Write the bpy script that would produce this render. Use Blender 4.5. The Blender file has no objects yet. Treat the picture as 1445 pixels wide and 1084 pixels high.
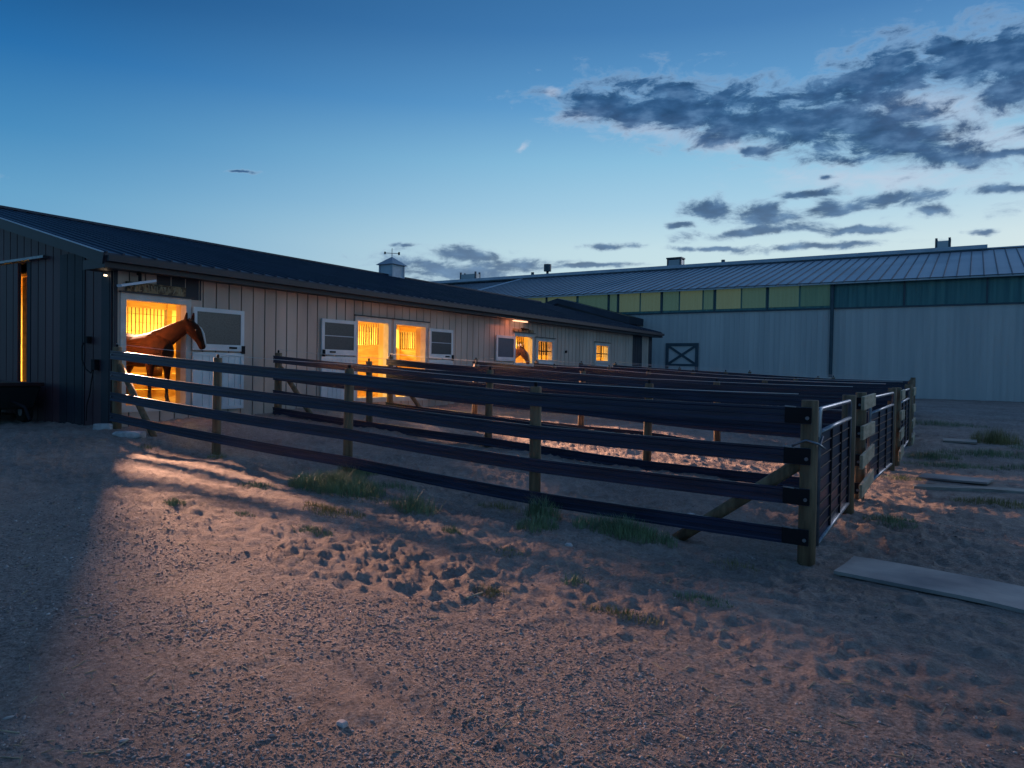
import bpy, bmesh, math, random
import numpy as np
from mathutils import Vector, Matrix
random.seed(7); RNG = np.random.default_rng(7)
S = bpy.context.scene
COL = S.collection
rad = math.radians

# ------------------------------------------------------------------ camera
cam_d = bpy.data.cameras.new('camera'); cam = bpy.data.objects.new('camera', cam_d); COL.objects.link(cam)
cam_d.sensor_width = 36; cam_d.lens = 25.228; cam_d.clip_end = 3000; cam_d.clip_start = 0.05
Rr = Vector((0.84223744, 0.53883712, 0.01704867)); Ru = Vector((-0.02510988, 0.00761954, 0.99965566)); Rf = Vector((-0.53852167, 0.84237551, -0.0199476))
m = Matrix((Rr, Ru, -Rf)).transposed().to_4x4()
cam.matrix_world = m
S.camera = cam

# ------------------------------------------------------------------ view
S.view_settings.view_transform = 'Standard'; S.view_settings.look = 'None'
S.view_settings.exposure = 0.18; S.view_settings.gamma = 1
S.cycles.use_denoising = True
S.cycles.max_bounces = 6; S.cycles.diffuse_bounces = 3; S.cycles.glossy_bounces = 3
S.cycles.sample_clamp_indirect = 4

def lin(r, g, b):
    f = lambda c: (c/255/12.92) if c/255 <= .04045 else ((c/255+.055)/1.055)**2.4
    return (f(r), f(g), f(b), 1)

# ------------------------------------------------------------------ world: dusk sky with clouds, all by direction
W = bpy.data.worlds.new('World'); S.world = W; W.use_nodes = True
nt = W.node_tree; nt.nodes.clear()
def N(t, **k):
    n = nt.nodes.new(t)
    for a, v in k.items(): setattr(n, a, v)
    return n
def L(a, b): nt.links.new(a, b)
def M(op, a, b=None, c=None, clamp=False):
    n = N('ShaderNodeMath', operation=op, use_clamp=clamp)
    for i, v in enumerate((a, b, c)):
        if v is None: continue
        if isinstance(v, (int, float)): n.inputs[i].default_value = v
        else: L(v, n.inputs[i])
    return n.outputs[0]
def ramp(fac, stops):
    n = N('ShaderNodeValToRGB'); L(fac, n.inputs[0]); e = n.color_ramp.elements
    while len(e) < len(stops): e.new(0.5)
    for i, (p, c) in enumerate(stops): e[i].position = p; e[i].color = c
    return n.outputs[0]
def mixc(fac, a, b, bt='MIX'):
    n = N('ShaderNodeMix', data_type='RGBA', blend_type=bt)
    for s, v in ((n.inputs[0], fac), (n.inputs[6], a), (n.inputs[7], b)):
        if isinstance(v, (int, float)): s.default_value = v
        elif isinstance(v, tuple): s.default_value = v
        else: L(v, s)
    return n.outputs[2]
tc = N('ShaderNodeTexCoord'); sp = N('ShaderNodeSeparateXYZ'); L(tc.outputs['Generated'], sp.inputs[0])
X_, Y_, Z_ = sp.outputs
el = M('MULTIPLY', M('ARCSINE', Z_), 57.29578)
az = M('MULTIPLY', M('ARCTAN2', X_, Y_), 57.29578)
ele = M('DIVIDE', M('MAXIMUM', el, 0), 60, clamp=True)
def st(d, *c): return (d/60, lin(*c))
bright = ramp(ele, [st(0, 192, 208, 208), st(6, 188, 210, 214), st(9.5, 180, 207, 216), st(12.5, 152, 192, 214), st(16, 126, 178, 208), st(20, 86, 146, 193), st(25, 54, 113, 167), st(31, 34, 92, 144), st(45, 74, 110, 156), st(60, 82, 114, 154)])
dark = ramp(ele, [st(0, 112, 162, 192), st(8, 98, 154, 192), st(11, 86, 148, 188), st(15, 56, 126, 176), st(20, 20, 98, 158), st(24, 2, 76, 132), st(30, 0, 58, 106), st(45, 56, 90, 134), st(60, 76, 104, 146)])
# horizontal angle towards the after-glow at azimuth +14
hyp = M('SQRT', M('ADD', M('MULTIPLY', X_, X_), M('MULTIPLY', Y_, Y_)))
ca = M('DIVIDE', M('ADD', M('MULTIPLY', X_, math.sin(rad(14))), M('MULTIPLY', Y_, math.cos(rad(14)))), M('MAXIMUM', hyp, .001))
t = N('ShaderNodeMapRange', interpolation_type='SMOOTHSTEP'); L(ca, t.inputs[0]); t.inputs[1].default_value = 0.05; t.inputs[2].default_value = .9
sky = mixc(t.outputs[0], dark, bright)
back = N('ShaderNodeMapRange'); L(ca, back.inputs[0]); back.inputs[1].default_value = -1; back.inputs[2].default_value = .12; back.inputs[3].default_value = .8; back.inputs[4].default_value = 1
bk = N('ShaderNodeCombineXYZ'); [L(back.outputs[0], bk.inputs[i]) for i in range(3)]
sky = mixc(1.0, sky, bk.outputs[0], 'MULTIPLY')
# physical dusk sky adds a faint share
ns = N('ShaderNodeTexSky', sky_type='NISHITA', sun_disc=False, sun_elevation=rad(1.0), sun_rotation=rad(14))
nsm = N('ShaderNodeVectorMath', operation='SCALE'); L(ns.outputs[0], nsm.inputs[0]); nsm.inputs['Scale'].default_value = 0.02
sky = mixc(1.0, sky, nsm.outputs[0], 'ADD')
# clouds: soft ellipses (azimuth, elevation, radii, turn) broken up by noise
CL = [(-25.01, 19.88, 4.69, 0.98, -4.6), (-20.39, 20.17, 5.1, 1.5, -3.1), (-15.12, 18.57, 5.64, 1.45, -12.5), (-10.63, 17.69, 5.34, 1.7, -13.7), (-6.18, 16.65, 4.99, 1.2, -16.8), (-5.09, 20.6, 2.68, 1.65, -8.8), (-2.02, 14.68, 3.36, 0.7, -12.2), (0.46, 20.06, 3.01, 1.2, -15.9), (1.41, 17.94, 1.76, 0.84, -10.2), (-8.32, 19.5, 3.53, 1.3, -2.2), (-1.59, 21.2, 3.2, 0.5, -10.6), (-17.29, 12.12, 2.1, .9, -2.3), (-13.19, 11.93, 3.01, 0.9, -3.1), (-9.05, 11.92, 1.99, 0.69, -4.0), (-5.39, 12.12, 3.8, 0.5, 1.0), (-2.26, 11.27, 1.35, 0.51, -5.3), (-13.66, 10.63, 5.05, 0.41, 2.4), (-7.38, 10.33, 3.23, 0.3, -3.7), (-10.51, 13.01, 2.42, 0.4, 3.9), (-24.79, 9.69, 2.1, 0.27, -0.3), (-36.56, 8.85, 4.21, 0.66, -3.4), (-37.39, 7.6, 5.6, 1.0, -3.4), (-32.89, 8.27, 3.95, 0.5, 1.0), (1.83, 12.19, 1.93, 0.35, -1.9), (-53.57, 14.06, 1.09, 0.12, 6.1), (0.35, 9.6, 0.88, 0.18, -4.8), (-9.46, 9.3, 5.25, 0.3, 0.2), (-26.15, 8.3, 3.34, 0.22, 0.1), (-16.97, 9.5, 3.14, 0.21, -1.6), (1.77, 14.47, 2.32, 0.4, -3.3), (-41.2, 9.56, 1.1, 0.22, 2.4), (-9.34, 14.14, 0.67, 0.19, -4.8), (-14.56, 16.4, 1.22, 0.44, -4.1), (-19.65, 11.26, 1.28, 0.26, -1.6),
      (-21, 19.6, 7.2, 1.5, -5), (-13.5, 18.4, 9, 1.9, -10), (-7.5, 17.4, 7.5, 1.8, -14), (-6.5, 19.6, 5, 1.7, 10), (.5, 20.2, 6, 1.7, -10), (-3.5, 15.6, 6, 1.0, -14),
      (9, 17, 8, 2, -8), (20, 22, 12, 2.5, 0), (14, 11, 9, .8, 0), (30, 13, 10, .9, 0), (-80, 12, 8, .6, 0), (60, 18, 12, 2, 0)]
av = N('ShaderNodeCombineXYZ'); L(az, av.inputs[0]); L(el, av.inputs[1])
nz0 = N('ShaderNodeTexNoise'); nz0.inputs['Scale'].default_value = .55; nz0.inputs['Detail'].default_value = 5; L(av.outputs[0], nz0.inputs['Vector'])
wob = N('ShaderNodeVectorMath', operation='MULTIPLY_ADD'); L(nz0.outputs['Color'], wob.inputs[0]); wob.inputs[1].default_value = (2.2, .9, 0); 
sub = N('ShaderNodeVectorMath', operation='SUBTRACT'); L(av.outputs[0], sub.inputs[0]); sub.inputs[1].default_value = (1.1, .45, 0); L(sub.outputs[0], wob.inputs[2])
field = None
for cx, cy, rx, ry, rot in CL:
    mp = N('ShaderNodeMapping', vector_type='TEXTURE'); L(wob.outputs[0], mp.inputs[0])
    mp.inputs[1].default_value = (cx, cy, 0); mp.inputs[2].default_value = (0, 0, rad(rot)); mp.inputs[3].default_value = ((rx*1.5, ry*1.75, 1) if ry > .8 and cy > 14 else (rx*1.4, ry*1.45, 1))
    ln = N('ShaderNodeVectorMath', operation='LENGTH'); L(mp.outputs[0], ln.inputs[0])
    v = M('SUBTRACT', 1.0, ln.outputs['Value'])
    field = v if field is None else M('SMOOTH_MAX', field, v, .12)
mp = N('ShaderNodeMapping'); L(av.outputs[0], mp.inputs[0]); mp.inputs[3].default_value = (.42, 1.0, 1)
nz = N('ShaderNodeTexNoise'); nz.inputs['Scale'].default_value = .75; nz.inputs['Detail'].default_value = 11; nz.inputs['Roughness'].default_value = .66; nz.inputs['Distortion'].default_value = .35
L(mp.outputs[0], nz.inputs['Vector'])
nb = M('MULTIPLY', M('SUBTRACT', nz.outputs['Fac'], .5), 2.4)
dens = N('ShaderNodeMapRange', interpolation_type='SMOOTHSTEP'); L(M('ADD', field, nb), dens.inputs[0]); dens.inputs[1].default_value = -.05; dens.inputs[2].default_value = .78
# shade: thin edges pale, cores slate blue, small dusty pink light at the lower rims
nzc = N('ShaderNodeTexNoise'); nzc.inputs['Scale'].default_value = 1.1; nzc.inputs['Detail'].default_value = 6; L(mp.outputs[0], nzc.inputs['Vector'])
core = ramp(nzc.outputs['Fac'], [(.3, lin(28, 60, 98)), (.5, lin(44, 80, 122)), (.72, lin(84, 120, 160))])
edge = N('ShaderNodeMapRange'); L(dens.outputs[0], edge.inputs[0]); edge.inputs[1].default_value = .1; edge.inputs[2].default_value = .85
ccol = mixc(edge.outputs[0], lin(160, 182, 206), core)
lowm = N('ShaderNodeMapRange'); L(el, lowm.inputs[0]); lowm.inputs[1].default_value = 8; lowm.inputs[2].default_value = 15; lowm.inputs[3].default_value = .35; lowm.inputs[4].default_value = 0
ccol = mixc(lowm.outputs[0], ccol, lin(126, 152, 178))
pf = None
for cx, cy, rx, ry, rot in [(-21.8, 18.2, 5.5, .75, -6), (-27, 19.4, 2.5, .5, 2), (-16.5, 16.9, 4, .6, -10), (-32.2, 17.1, .55, .22, 30), (-29.6, 21.0, .6, .3, 20), (-3, 17.8, 6, 1.6, -10), (0, 15.5, 5, 1.2, -10), (-6, 13.8, 7, .8, -4)]:
    mp2 = N('ShaderNodeMapping', vector_type='TEXTURE'); L(wob.outputs[0], mp2.inputs[0])
    mp2.inputs[1].default_value = (cx, cy, 0); mp2.inputs[2].default_value = (0, 0, rad(rot)); mp2.inputs[3].default_value = (rx*1.4, ry*1.5, 1)
    ln = N('ShaderNodeVectorMath', operation='LENGTH'); L(mp2.outputs[0], ln.inputs[0]); v = M('SUBTRACT', 1.0, ln.outputs['Value'])
    pf = v if pf is None else M('SMOOTH_MAX', pf, v, .12)
pd = N('ShaderNodeMapRange', interpolation_type='SMOOTHSTEP'); L(M('ADD', pf, nb), pd.inputs[0]); pd.inputs[1].default_value = -.1; pd.inputs[2].default_value = 1.1
sky = mixc(M('MULTIPLY', pd.outputs[0], .55), sky, lin(190, 196, 212))
sky = mixc(M('MULTIPLY', dens.outputs[0], .93), sky, ccol)
up = N('ShaderNodeMapRange'); L(Z_, up.inputs[0]); up.inputs[1].default_value = -.05; up.inputs[2].default_value = 0
sky = mixc(up.outputs[0], lin(50, 52, 60), sky)
bg = N('ShaderNodeBackground'); L(sky, bg.inputs[0]); bg.inputs[1].default_value = 1.0
wo = N('ShaderNodeOutputWorld'); L(bg.outputs[0], wo.inputs[0])

# the last glow of the sun behind the arena: very weak and wide
sd = bpy.data.lights.new('sun', 'SUN'); sd.energy = .30; sd.angle = rad(14); sd.color = (.85, .86, 1)
sun = bpy.data.objects.new('sun', sd); COL.objects.link(sun)
sun.rotation_euler = (rad(74), 0, rad(180-14))

# ------------------------------------------------------------------ materials
def pmat(name, c1, c2=None, rough=.7, scale=3, metal=0, bump=0, bscale=40, emit=None, estr=0, stretch=(1, 1, 1), detail=5, spec=.5, mixpos=(.35, .65), trans=0, alpha=1):
    mt = bpy.data.materials.new(name); mt.use_nodes = True; t = mt.node_tree; b = t.nodes['Principled BSDF']
    b.inputs['Roughness'].default_value = rough; b.inputs['Metallic'].default_value = metal; b.inputs['Specular IOR Level'].default_value = spec
    tcn = t.nodes.new('ShaderNodeTexCoord'); mpn = t.nodes.new('ShaderNodeMapping'); mpn.inputs[3].default_value = stretch
    t.links.new(tcn.outputs['Object'], mpn.inputs[0])
    n = t.nodes.new('ShaderNodeTexNoise'); n.inputs['Scale'].default_value = scale; n.inputs['Detail'].default_value = detail; t.links.new(mpn.outputs[0], n.inputs['Vector'])
    r = t.nodes.new('ShaderNodeValToRGB'); r.color_ramp.elements[0].position = mixpos[0]; r.color_ramp.elements[1].position = mixpos[1]
    c2 = c2 or tuple(x*.75 for x in c1)
    r.color_ramp.elements[0].color = (*c2, 1); r.color_ramp.elements[1].color = (*c1, 1)
    t.links.new(n.outputs['Fac'], r.inputs[0]); t.links.new(r.outputs[0], b.inputs['Base Color'])
    if bump:
        n2 = t.nodes.new('ShaderNodeTexNoise'); n2.inputs['Scale'].default_value = bscale; n2.inputs['Detail'].default_value = 6; t.links.new(mpn.outputs[0], n2.inputs['Vector'])
        bn = t.nodes.new('ShaderNodeBump'); bn.inputs['Strength'].default_value = bump; bn.inputs['Distance'].default_value = .01
        t.links.new(n2.outputs['Fac'], bn.inputs['Height']); t.links.new(bn.outputs[0], b.inputs['Normal'])
    if emit: b.inputs['Emission Color'].default_value = (*emit, 1); b.inputs['Emission Strength'].default_value = estr
    if trans: b.inputs['Transmission Weight'].default_value = trans
    if alpha < 1: b.inputs['Alpha'].default_value = alpha
    return mt
MT = dict(
    siding=pmat('tan_siding', (.66, .50, .41), (.50, .375, .31), .55, 1.2, bump=.15, bscale=6, stretch=(1, 1, .25)),
    gable=pmat('shaded_siding', (.10, .045, .058), (.06, .028, .038), .55, 1.2, bump=.15, bscale=6, stretch=(1, 1, .25)),  # siding colour darkened to carry the shade on the gable end
    siding_back=pmat('siding_groove', (.05, .045, .05), rough=.8),
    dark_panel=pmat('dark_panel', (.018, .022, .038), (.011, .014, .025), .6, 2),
    roof=pmat('roof_metal', (.035, .045, .075), (.022, .029, .05), .42, .7, metal=.5, bump=.1, bscale=8),
    fascia=pmat('fascia', (.028, .026, .038), rough=.5),
    trim=pmat('pale_trim', (.68, .62, .58), (.54, .50, .47), .5, 5, bump=.1),
    door_white=pmat('white_door', (.80, .80, .80), (.66, .67, .69), .5, 2.5),
    black=pmat('black_metal', (.012, .012, .016), rough=.75, spec=.25),
    rail=pmat('rail_polymer', (.010, .024, .068), (.006, .014, .040), .30, 6, bump=.15, bscale=9, stretch=(.3, 1, 2)),
    post=pmat('treated_wood', (.25, .17, .10), (.12, .08, .05), .8, 6, bump=.5, bscale=14, stretch=(3, 3, .35)),
    sawn=pmat('sawn_wood', (.46, .40, .28), (.30, .25, .17), .8, 5, bump=.4, bscale=20, stretch=(3, .6, 3)),
    galv=pmat('galvanised', (.26, .29, .33), (.15, .17, .21), .4, 12, metal=.8),
    wire=pmat('fence_wire', (.75, .74, .72), rough=.5),
    wood_in=pmat('stall_wood', (.64, .38, .12), (.44, .24, .07), .6, 3, stretch=(1, 1, 4)),
    wood_pale=pmat('pale_stall_wood', (.78, .58, .26), (.60, .40, .15), .6, 3, stretch=(3, 3, .5)),
    floor_in=pmat('bedding', (.52, .34, .18), (.36, .22, .11), .95, 7, bump=.6),
    bar=pmat('grille_bar', (.04, .03, .025), rough=.4, metal=.6),
    arena=pmat('arena_wall', (.66, .64, .62), (.54, .535, .53), .6, .9, bump=.1, bscale=5, stretch=(2.2, 1, .12), detail=9),
    arena_trim=pmat('arena_trim', (.05, .09, .12), rough=.5),
    arena_roof=pmat('arena_roof', (.46, .49, .53), (.34, .38, .42), .42, .25, metal=.35),
    seam=pmat('seam_shade', (.10, .13, .17), rough=.7),  # ribs coloured dark to stand for shadow gaps between the roof pans
    ridge=pmat('ridge_cap', (.55, .60, .68), (.42, .48, .56), .45, 1),
    mat_grey=pmat('rubber_mat', (.42, .38, .35), (.18, .18, .19), .8, 1.6, bump=.3, bscale=14, detail=8),
    plank=pmat('weathered_plank', (.44, .40, .35), (.26, .23, .20), .85, 3, bump=.5, stretch=(.4, 4, 4)),
    rock=pmat('pale_rock', (.62, .60, .60), (.38, .37, .38), .85, 9, bump=.8, bscale=18),
    grass=pmat('grass', (.26, .34, .17), (.13, .18, .10), .6, 5),
    drygrass=pmat('dry_grass', (.34, .29, .12), (.18, .17, .07), .7, 5),
    cart=pmat('cart_paint', (.05, .012, .012), (.03, .008, .008), .5, 3),
    rubber=pmat('rubber', (.012, .012, .013), rough=.9),
    sign=pmat('sign_wood', (.38, .27, .15), (.10, .07, .045), .85, 7, bump=.6, stretch=(1, 1.6, 1.6), mixpos=(.42, .56)),
    bay=pmat('bay_coat', (.060, .016, .006), (.026, .008, .004), .85, 5, spec=.15, bump=.1, bscale=25),
    chestnut=pmat('chestnut_coat', (.34, .14, .06), (.25, .095, .04), .75, 5, bump=.1, bscale=25),
    mane=pmat('dark_mane', (.02, .012, .008), rough=.7, bump=.6, bscale=30),
    blaze=pmat('white_hair', (.7, .68, .65), rough=.7),
    hoof=pmat('hoof', (.04, .03, .025), rough=.5),
    eye=pmat('eye', (.008, .006, .005), rough=.12),
    lamp_on=pmat('lamp_glow', (1, .8, .6), emit=(1, .55, .32), estr=1.6),
    lamp_dot=pmat('lamp_point', (1, .8, .6), emit=(1, .75, .5), estr=2.5),
    white_metal=pmat('white_metal', (.62, .68, .78), (.5, .56, .66), .4, 5),
)
def pane_mat(name, col, rough, alpha):
    mt = bpy.data.materials.new(name); mt.use_nodes = True; t = mt.node_tree; b = t.nodes['Principled BSDF']
    b.inputs['Roughness'].default_value = rough; b.inputs['Specular IOR Level'].default_value = .8
    tcn = t.nodes.new('ShaderNodeTexCoord')
    v = t.nodes.new('ShaderNodeTexVoronoi'); v.inputs['Scale'].default_value = 38; t.links.new(tcn.outputs['Object'], v.inputs['Vector'])
    r = t.nodes.new('ShaderNodeValToRGB'); r.color_ramp.elements[0].color = (*[c*1.25 for c in col], 1); r.color_ramp.elements[1].color = (*[c*.6 for c in col], 1)
    t.links.new(v.outputs['Distance'], r.inputs[0]); t.links.new(r.outputs[0], b.inputs['Base Color'])
    bn = t.nodes.new('ShaderNodeBump'); bn.inputs['Strength'].default_value = .35; bn.inputs['Distance'].default_value = .004
    t.links.new(v.outputs['Distance'], bn.inputs['Height']); t.links.new(bn.outputs[0], b.inputs['Normal'])
    return mt
MT['pane'] = pane_mat('textured_pane', (.06, .06, .07), .3, 1)
MT['pane_blue'] = pane_mat('screen_pane', (.05, .07, .12), .4, 1)

# translucent band on the arena: green fibreglass, lit from inside at its left end
def band_mat():
    mt = bpy.data.materials.new('fibreglass_band'); mt.use_nodes = True; t = mt.node_tree; b = t.nodes['Principled BSDF']
    b.inputs['Roughness'].default_value = .5
    tcn = t.nodes.new('ShaderNodeTexCoord'); mpn = t.nodes.new('ShaderNodeMapping'); mpn.inputs[3].default_value = (3.2, 1, .15); t.links.new(tcn.outputs['Object'], mpn.inputs[0])
    n = t.nodes.new('ShaderNodeTexNoise'); n.inputs['Scale'].default_value = 1.2; n.inputs['Detail'].default_value = 5; t.links.new(mpn.outputs[0], n.inputs['Vector'])
    r = t.nodes.new('ShaderNodeValToRGB'); r.color_ramp.elements[0].color = (.05, .17, .19, 1); r.color_ramp.elements[1].color = (.11, .30, .29, 1)
    r.color_ramp.elements[0].position = .35; r.color_ramp.elements[1].position = .7
    t.links.new(n.outputs['Fac'], r.inputs[0]); t.links.new(r.outputs[0], b.inputs['Base Color'])
    return mt
MT['band'] = band_mat()
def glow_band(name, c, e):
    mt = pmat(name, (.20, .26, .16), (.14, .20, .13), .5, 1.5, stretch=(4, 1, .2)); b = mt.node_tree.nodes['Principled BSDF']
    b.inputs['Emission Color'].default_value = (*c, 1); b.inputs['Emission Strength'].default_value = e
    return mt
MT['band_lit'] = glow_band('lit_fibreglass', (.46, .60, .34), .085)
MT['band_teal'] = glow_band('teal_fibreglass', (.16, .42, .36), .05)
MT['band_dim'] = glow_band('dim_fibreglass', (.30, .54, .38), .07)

# ground: sand with gravel near the camera
def ground_mat():
    mt = bpy.data.materials.new('sandy_ground'); mt.use_nodes = True; t = mt.node_tree; b = t.nodes['Principled BSDF']
    b.inputs['Roughness'].default_value = .95; b.inputs['Specular IOR Level'].default_value = .15
    g = t.nodes.new('ShaderNodeNewGeometry')
    def noise(sc, det, ro=.6):
        n = t.nodes.new('ShaderNodeTexNoise'); n.inputs['Scale'].default_value = sc; n.inputs['Detail'].default_value = det; n.inputs['Roughness'].default_value = ro
        t.links.new(g.outputs['Position'], n.inputs['Vector']); return n.outputs['Fac']
    def rmp(f, a, b_, p=(.35, .65)):
        r = t.nodes.new('ShaderNodeValToRGB'); r.color_ramp.elements[0].position = p[0]; r.color_ramp.elements[1].position = p[1]
        r.color_ramp.elements[0].color = (*a, 1); r.color_ramp.elements[1].color = (*b_, 1); t.links.new(f, r.inputs[0]); return r.outputs[0]
    def mx(f, a, b_):
        n = t.nodes.new('ShaderNodeMix'); n.data_type = 'RGBA'
        if isinstance(f, float): n.inputs[0].default_value = f
        else: t.links.new(f, n.inputs[0])
        t.links.new(a, n.inputs[6]); t.links.new(b_, n.inputs[7]); return n.outputs[2]
    big = rmp(noise(.7, 6, .62), (.23, .165, .135), (.62, .475, .40), (.34, .64))
    mid = rmp(noise(7, 7, .75), (.16, .125, .11), (.56, .46, .41), (.36, .64))  # random sand mottling, also standing in for light and dark on the relief
    big = mx(.5, big, mid)
    fine = rmp(noise(38, 7, .8), (.05, .038, .036), (.70, .60, .54), (.36, .66))
    a = t.nodes.new('ShaderNodeAttribute'); a.attribute_name = 'gravel'
    mm = t.nodes.new('ShaderNodeMapRange'); t.links.new(a.outputs['Fac'], mm.inputs[0]); mm.inputs[3].default_value = .45; mm.inputs[4].default_value = .85
    pat = rmp(noise(.9, 4), (.35, .35, .35), (1, 1, 1), (.35, .6))
    mul = t.nodes.new('ShaderNodeMath'); mul.operation = 'MULTIPLY'; t.links.new(mm.outputs[0], mul.inputs[0]); t.links.new(pat, mul.inputs[1])
    c = mx(mul.outputs[0], big, fine)
    t.links.new(c, b.inputs['Base Color'])
    bn = t.nodes.new('ShaderNodeBump'); bn.inputs['Strength'].default_value = 1; bn.inputs['Distance'].default_value = .05
    t.links.new(noise(24, 9, .72), bn.inputs['Height']); t.links.new(bn.outputs[0], b.inputs['Normal'])
    return mt
MT['ground'] = ground_mat()

# ------------------------------------------------------------------ mesh helpers
class MB:
    def __init__(s): s.v = []; s.f = []
    def box(s, x0, x1, y0, y1, z0, z1):
        b = len(s.v); s.v += [(x0, y0, z0), (x1, y0, z0), (x1, y1, z0), (x0, y1, z0), (x0, y0, z1), (x1, y0, z1), (x1, y1, z1), (x0, y1, z1)]
        s.f += [tuple(b+i for i in q) for q in ((0, 3, 2, 1), (4, 5, 6, 7), (0, 1, 5, 4), (1, 2, 6, 5), (2, 3, 7, 6), (3, 0, 4, 7))]; return s
    def hexa(s, pts):   # 8 points: bottom 4 ccw, top 4 ccw
        b = len(s.v); s.v += [tuple(p) for p in pts]
        s.f += [tuple(b+i for i in q) for q in ((0, 3, 2, 1), (4, 5, 6, 7), (0, 1, 5, 4), (1, 2, 6, 5), (2, 3, 7, 6), (3, 0, 4, 7))]; return s
    def bar(s, p, q, w, h, up=(0, 0, 1)):
        p, q = Vector(p), Vector(q); d = (q-p).normalized(); u = Vector(up); a = d.cross(u).normalized(); c = a.cross(d).normalized()
        P = []
        for o in (-c*h/2, c*h/2):
            P += [p-a*w/2+o, q-a*w/2+o, q+a*w/2+o, p+a*w/2+o]
        return s.hexa(P)
    def tube(s, pts, r, n=8, cap=True):
        pts = [Vector(p) for p in pts]; rs = r if isinstance(r, (list, tuple)) else [r]*len(pts)
        b = len(s.v); prev = None
        for i, p in enumerate(pts):
            d = (pts[min(i+1, len(pts)-1)]-pts[max(i-1, 0)]).normalized()
            ref = Vector((0, 0, 1)) if abs(d.z) < .9 else Vector((1, 0, 0))
            if prev is None: a = d.cross(ref).normalized()
            else: a = (prev - d*prev.dot(d)).normalized()
            prev = a; c = d.cross(a)
            for k in range(n):
                t_ = 2*math.pi*k/n; s.v.append(tuple(p+(a*math.cos(t_)+c*math.sin(t_))*rs[i]))
        for i in range(len(pts)-1):
            for k in range(n):
                k2 = (k+1) % n; s.f.append((b+i*n+k, b+i*n+k2, b+(i+1)*n+k2, b+(i+1)*n+k))
        if cap: s.f.append(tuple(b+k for k in reversed(range(n)))); s.f.append(tuple(b+(len(pts)-1)*n+k for k in range(n)))
        return s
    def ell(s, rings, n=16):   # rings: (centre, lateral vec, tangent vec, r_lat, r_vert)
        b = len(s.v)
        for c, la, tg, rl, rv in rings:
            c, la, tg = Vector(c), Vector(la).normalized(), Vector(tg).normalized(); up = la.cross(tg).normalized()
            for k in range(n):
                t_ = 2*math.pi*k/n; s.v.append(tuple(c+la*math.cos(t_)*rl+up*math.sin(t_)*rv))
        m_ = len(rings)
        for i in range(m_-1):
            for k in range(n):
                k2 = (k+1) % n; s.f.append((b+i*n+k, b+i*n+k2, b+(i+1)*n+k2, b+(i+1)*n+k))
        s.f.append(tuple(b+k for k in reversed(range(n)))); s.f.append(tuple(b+(m_-1)*n+k for k in range(n)))
        return s
    def build(s, name, mt, parent=None, smooth=False, label=None, bevel=0):
        me = bpy.data.meshes.new(name); off = Vector(parent_world(parent)) if parent else Vector((0, 0, 0))
        me.from_pydata([tuple(Vector(v)-off) for v in s.v], [], s.f); me.validate()
        bm = bmesh.new(); bm.from_mesh(me); bmesh.ops.recalc_face_normals(bm, faces=bm.faces)
        if bevel:
            bmesh.ops.bevel(bm, geom=bm.edges[:], offset=bevel, segments=1, affect='EDGES', clamp_overlap=True)
        bm.to_mesh(me); bm.free()
        if smooth: me.polygons.foreach_set('use_smooth', [True]*len(me.polygons))
        me.materials.append(MT[mt] if isinstance(mt, str) else mt)
        o = bpy.data.objects.new(name, me); COL.objects.link(o)
        if parent: o.parent = parent
        if label: o['label'] = label
        return o
def parent_world(p):
    v = Vector((0, 0, 0))
    while p: v += p.location; p = p.parent
    return v
def thing(name, loc, label, cat, group=None):
    o = bpy.data.objects.new(name, None); COL.objects.link(o); o.location = loc; o.empty_display_size = .2
    o['label'] = label; o['category'] = cat
    if group: o['group'] = group
    return o
def tag(o, label, cat, group=None):
    o['label'] = label; o['category'] = cat
    if group: o['group'] = group
    return o

# ------------------------------------------------------------------ terrain height
CP = np.array([(-13.2, 7, -1.2), (-13.3, 9, -1.08), (-13.3, 12, -1.0), (-13.3, 20, -1.0), (-13.3, 30, -.95), (-10, 7.1, -1.44), (-7.2, 7.1, -1.56), (-4.1, 7.1, -1.64), (-1.25, 7.1, -1.77), (-1.2, 9.4, -1.66), (-1.2, 12, -1.68), (-1.2, 15.5, -1.66), (-1.2, 20, -1.47), (0, 0, -1.65), (-2, 3.5, -1.66), (-5, 2.5, -1.65), (-8, 4, -1.5), (-14, 5.5, -1.25), (-18, 6, -1.2), (2, 7, -1.76), (3, 20, -1.5), (0, 45, -1.2), (-12, 43, -1.1), (10, 45, -1.2), (20, 20, -1.6), (-7, 10, -1.38), (-7, 14, -1.3), (-7, 20, -1.2), (-4, 10, -1.5), (-10, 12, -1.15), (0, -5, -1.62), (-20, 25, -1.2), (-30, 20, -1.2), (-20, 0, -1.35), (8, 2, -1.75), (-5, 30, -1.2)])
def hbase(x, y):
    x = np.asarray(x, float); y = np.asarray(y, float); num = np.zeros_like(x); den = np.zeros_like(x)
    for cx, cy, cz in CP:
        w = 1/((x-cx)**2+(y-cy)**2+.35)**1.6; num += w*cz; den += w
    return num/den
def hz(x, y): return float(hbase(np.array([x]), np.array([y]))[0])
def _h(ix, iy, s):
    n = (ix.astype(np.int64)*374761393+iy.astype(np.int64)*668265263+s*1274126177) & 0xffffffff
    n = ((n ^ (n >> 13))*1274126177) & 0xffffffff
    return ((n ^ (n >> 16)) & 0xffff)/65535.
def vnoise(x, y, s=0):
    ix, iy = np.floor(x), np.floor(y); fx, fy = x-ix, y-iy; fx = fx*fx*(3-2*fx); fy = fy*fy*(3-2*fy)
    a = _h(ix, iy, s); b = _h(ix+1, iy, s); c = _h(ix, iy+1, s); d = _h(ix+1, iy+1, s)
    return (a*(1-fx)+b*fx)*(1-fy)+(c*(1-fx)+d*fx)*fy
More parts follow.
